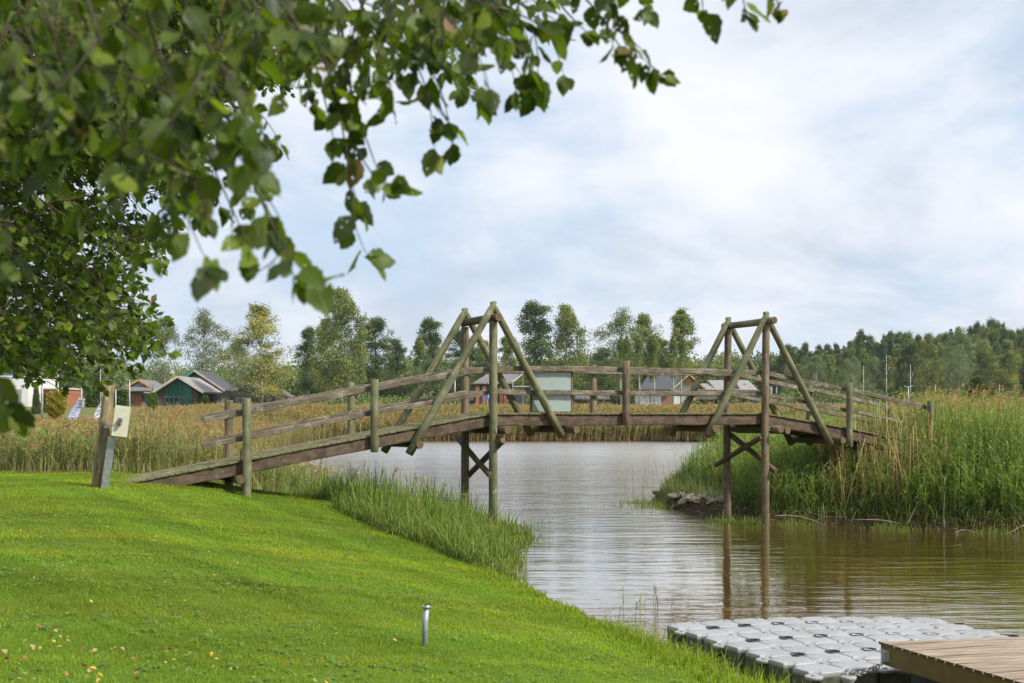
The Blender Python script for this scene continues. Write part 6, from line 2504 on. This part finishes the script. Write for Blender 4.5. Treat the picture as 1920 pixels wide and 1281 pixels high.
        S = unit(np.cross(D, r_.normal(0, 1, (n, 3))))
        C = np.array(pal)[r_.integers(0, len(pal), n)] * r_.uniform(0.7, 1.3, (n, 1))
        V.ribbons(P, D, 0.22 * r_.uniform(0.6, 1.4, n) * (1 + flare), 0.11, 0.1, S, C, C * 1.2, 2, 'leaf')
        o = link('crown', V.mesh('crown', M['far_leaf']), root)
    conifer(68, 722, 770, 14, 175, DP, 'narrow dark green conifer in front of the white house', 'conifer_shrub')
    conifer(83, 740, 770, 14, 178, DP, 'short dark conifer at the foot of the orange garage', 'conifer_shrub')
    conifer(105, 736, 800, 30, 128, [(0.32, 0.30, 0.03), (0.22, 0.26, 0.03), (0.42, 0.30, 0.05)], 'yellow green thuja shrub in front of the orange garage', 'thuja_shrub', 0.6)
    conifer(286, 738, 768, 16, 175, [(0.10, 0.17, 0.03), (0.14, 0.21, 0.04)], 'small green conical shrub left of the green glass front', 'conifer_shrub', 0.6)
    conifer(385, 744, 768, 10, 175, [(0.08, 0.15, 0.03)], 'tiny green shrub right of the green glass house', 'conifer_shrub', 0.6)
    conifer(1834, 708, 770, 62, 190, [(0.07, 0.11, 0.045), (0.10, 0.15, 0.05), (0.14, 0.17, 0.07)], 'spreading dark spruce bush in front of the right forest', 'spruce_bush', 1.0, 1.6)
    # white birch stem near the garage
    x = (78.5 - 960) / FPX * 150
    root = empty('birch_tree', (x, 150, gz(x, 150)), 'single white birch stem in front of the orange garage', 'tree')
    mb = MB()
    mb.tube([(x, 150, gz(x, 150) - .2), (x, 150.05, 5.5), (x + .05, 150, 9.5)], [0.16, 0.14, 0.09], 8)
    mb.build('trunk', [M['birch'], M['birch']], root)
    o = link('crown', VAR['birch'][2][1], root, (0, 0, 3.2))
    o.scale = (0.5, 0.5, 0.42)
    # clipped hedge
    V = Veg()
    n = 7000
    x0, x1 = (158 - 960) / FPX * 190, (238 - 960) / FPX * 190
    P = np.stack([rng.uniform(x0, x1, n), 190 + rng.uniform(0, 1.2, n), 4 + rng.uniform(0, 2.6, n)], 1)
    D = unit(rng.normal(0, 1, (n, 3)))
    S = unit(np.cross(D, rng.normal(0, 1, (n, 3))))
    C = pick([(0.09, 0.15, 0.03), (0.12, 0.18, 0.035)], n)
    V.ribbons(P, D, 0.22, 0.14, 0.1, S, C, C, 1, 'flat')
    o = link('hedge', V.mesh('hedge', M['far_leaf']))
    props(o, 'clipped green hedge between the low pale building and the brick house', 'hedge')
    # blue parking sign
    Y = 150
    a = at(921, 735, Y)
    z0 = gz(a[0], Y)
    root = empty('road_sign', (a[0] - .3, Y, z0), 'blue square sign with white walking figures beside the left tower post', 'road sign')
    mb = MB()
    mb.tube([(a[0] - .42, Y + .05, z0 - .2), (a[0] - .42, Y + .05, at(0, 734, Y)[2])], 0.04, 8)
    mb.build('sign_post', [M['lamp']], root)
    zc, hw = at(0, 742.5, Y)[2], 0.42
    xc = a[0] - 0.25
    mb = MB()
    mb.box(xc - hw, xc + hw, Y - .02, Y + .01, zc - hw * 1.05, zc + hw * 1.05)
    pl = mb.build('sign_plate', [M['signblue']], root)
    mb = MB()
    y = Y - 0.026
    mb.tube([(xc + .02, y, zc + .24), (xc + .02, y - .01, zc + .24)], 0.06, 10)
    mb.poly([(xc - .06, y - .004, zc + .16), (xc - .04, y - .004, zc - .05), (xc + .08, y - .004, zc - .05), (xc + .10, y - .004, zc + .16)])
    mb.poly([(xc - .04, y - .004, zc - .05), (xc - .16, y - .004, zc - .30), (xc - .09, y - .004, zc - .31), (xc + .03, y - .004, zc - .05)])
    mb.poly([(xc + .03, y - .004, zc - .05), (xc + .12, y - .004, zc - .30), (xc + .18, y - .004, zc - .28), (xc + .08, y - .004, zc - .05)])
    mb.poly([(xc - .06, y - .005, zc + .14), (xc - .20, y - .005, zc + .0), (xc - .16, y - .005, zc - .03), (xc - .04, y - .005, zc + .08)])
    mb.build('walking_figure', [M['signwhite']], root)
    # pale paving and parking strip on the left
    mb = MB()
    for (px0, px1, ya, yb) in ((40, 175, 100, 118), (280, 420, 190, 199)):
        x0a, x1a = (px0 - 960) / FPX * ya, (px1 - 960) / FPX * ya
        x0b, x1b = (px0 - 960) / FPX * yb, (px1 - 960) / FPX * yb
        nn = 8
        for i in range(nn):
            t0, t1 = i / nn, (i + 1) / nn
            ys0, ys1 = ya + (yb - ya) * t0, ya + (yb - ya) * t1
            xl0, xr0 = x0a + (x0b - x0a) * t0, x1a + (x1b - x1a) * t0
            xl1, xr1 = x0a + (x0b - x0a) * t1, x1a + (x1b - x1a) * t1
            mb.poly([(xl0, ys0, gz(xl0, ys0) + .08), (xr0, ys0, gz(xr0, ys0) + .08), (xr1, ys1, gz(xr1, ys1) + .08), (xl1, ys1, gz(xl1, ys1) + .08)])
    props(mb.build('path', [M['asphalt']]), kind='structure')


build_far_things()


# ================================================================== thin air haze over the far distance
def build_haze():
    mb = MB()
    mb.box(-420, 420, -60, 620, -3.2, 62)
    m = bpy.data.materials.new('haze')
    m.use_nodes = True
    N = NT(m.node_tree)
    pv = N.n('ShaderNodeVolumePrincipled')
    pv.inputs['Color'].default_value = (0.86, 0.92, 1.0, 1)
    pv.inputs['Density'].default_value = 0.0001
    pv.inputs['Anisotropy'].default_value = 0.3
    out = N.n('ShaderNodeOutputMaterial')
    m.node_tree.links.new(pv.outputs[0], out.inputs['Volume'])
    props(mb.build('haze', [m], origin=(0, 0, 0)), kind='stuff')


build_haze()
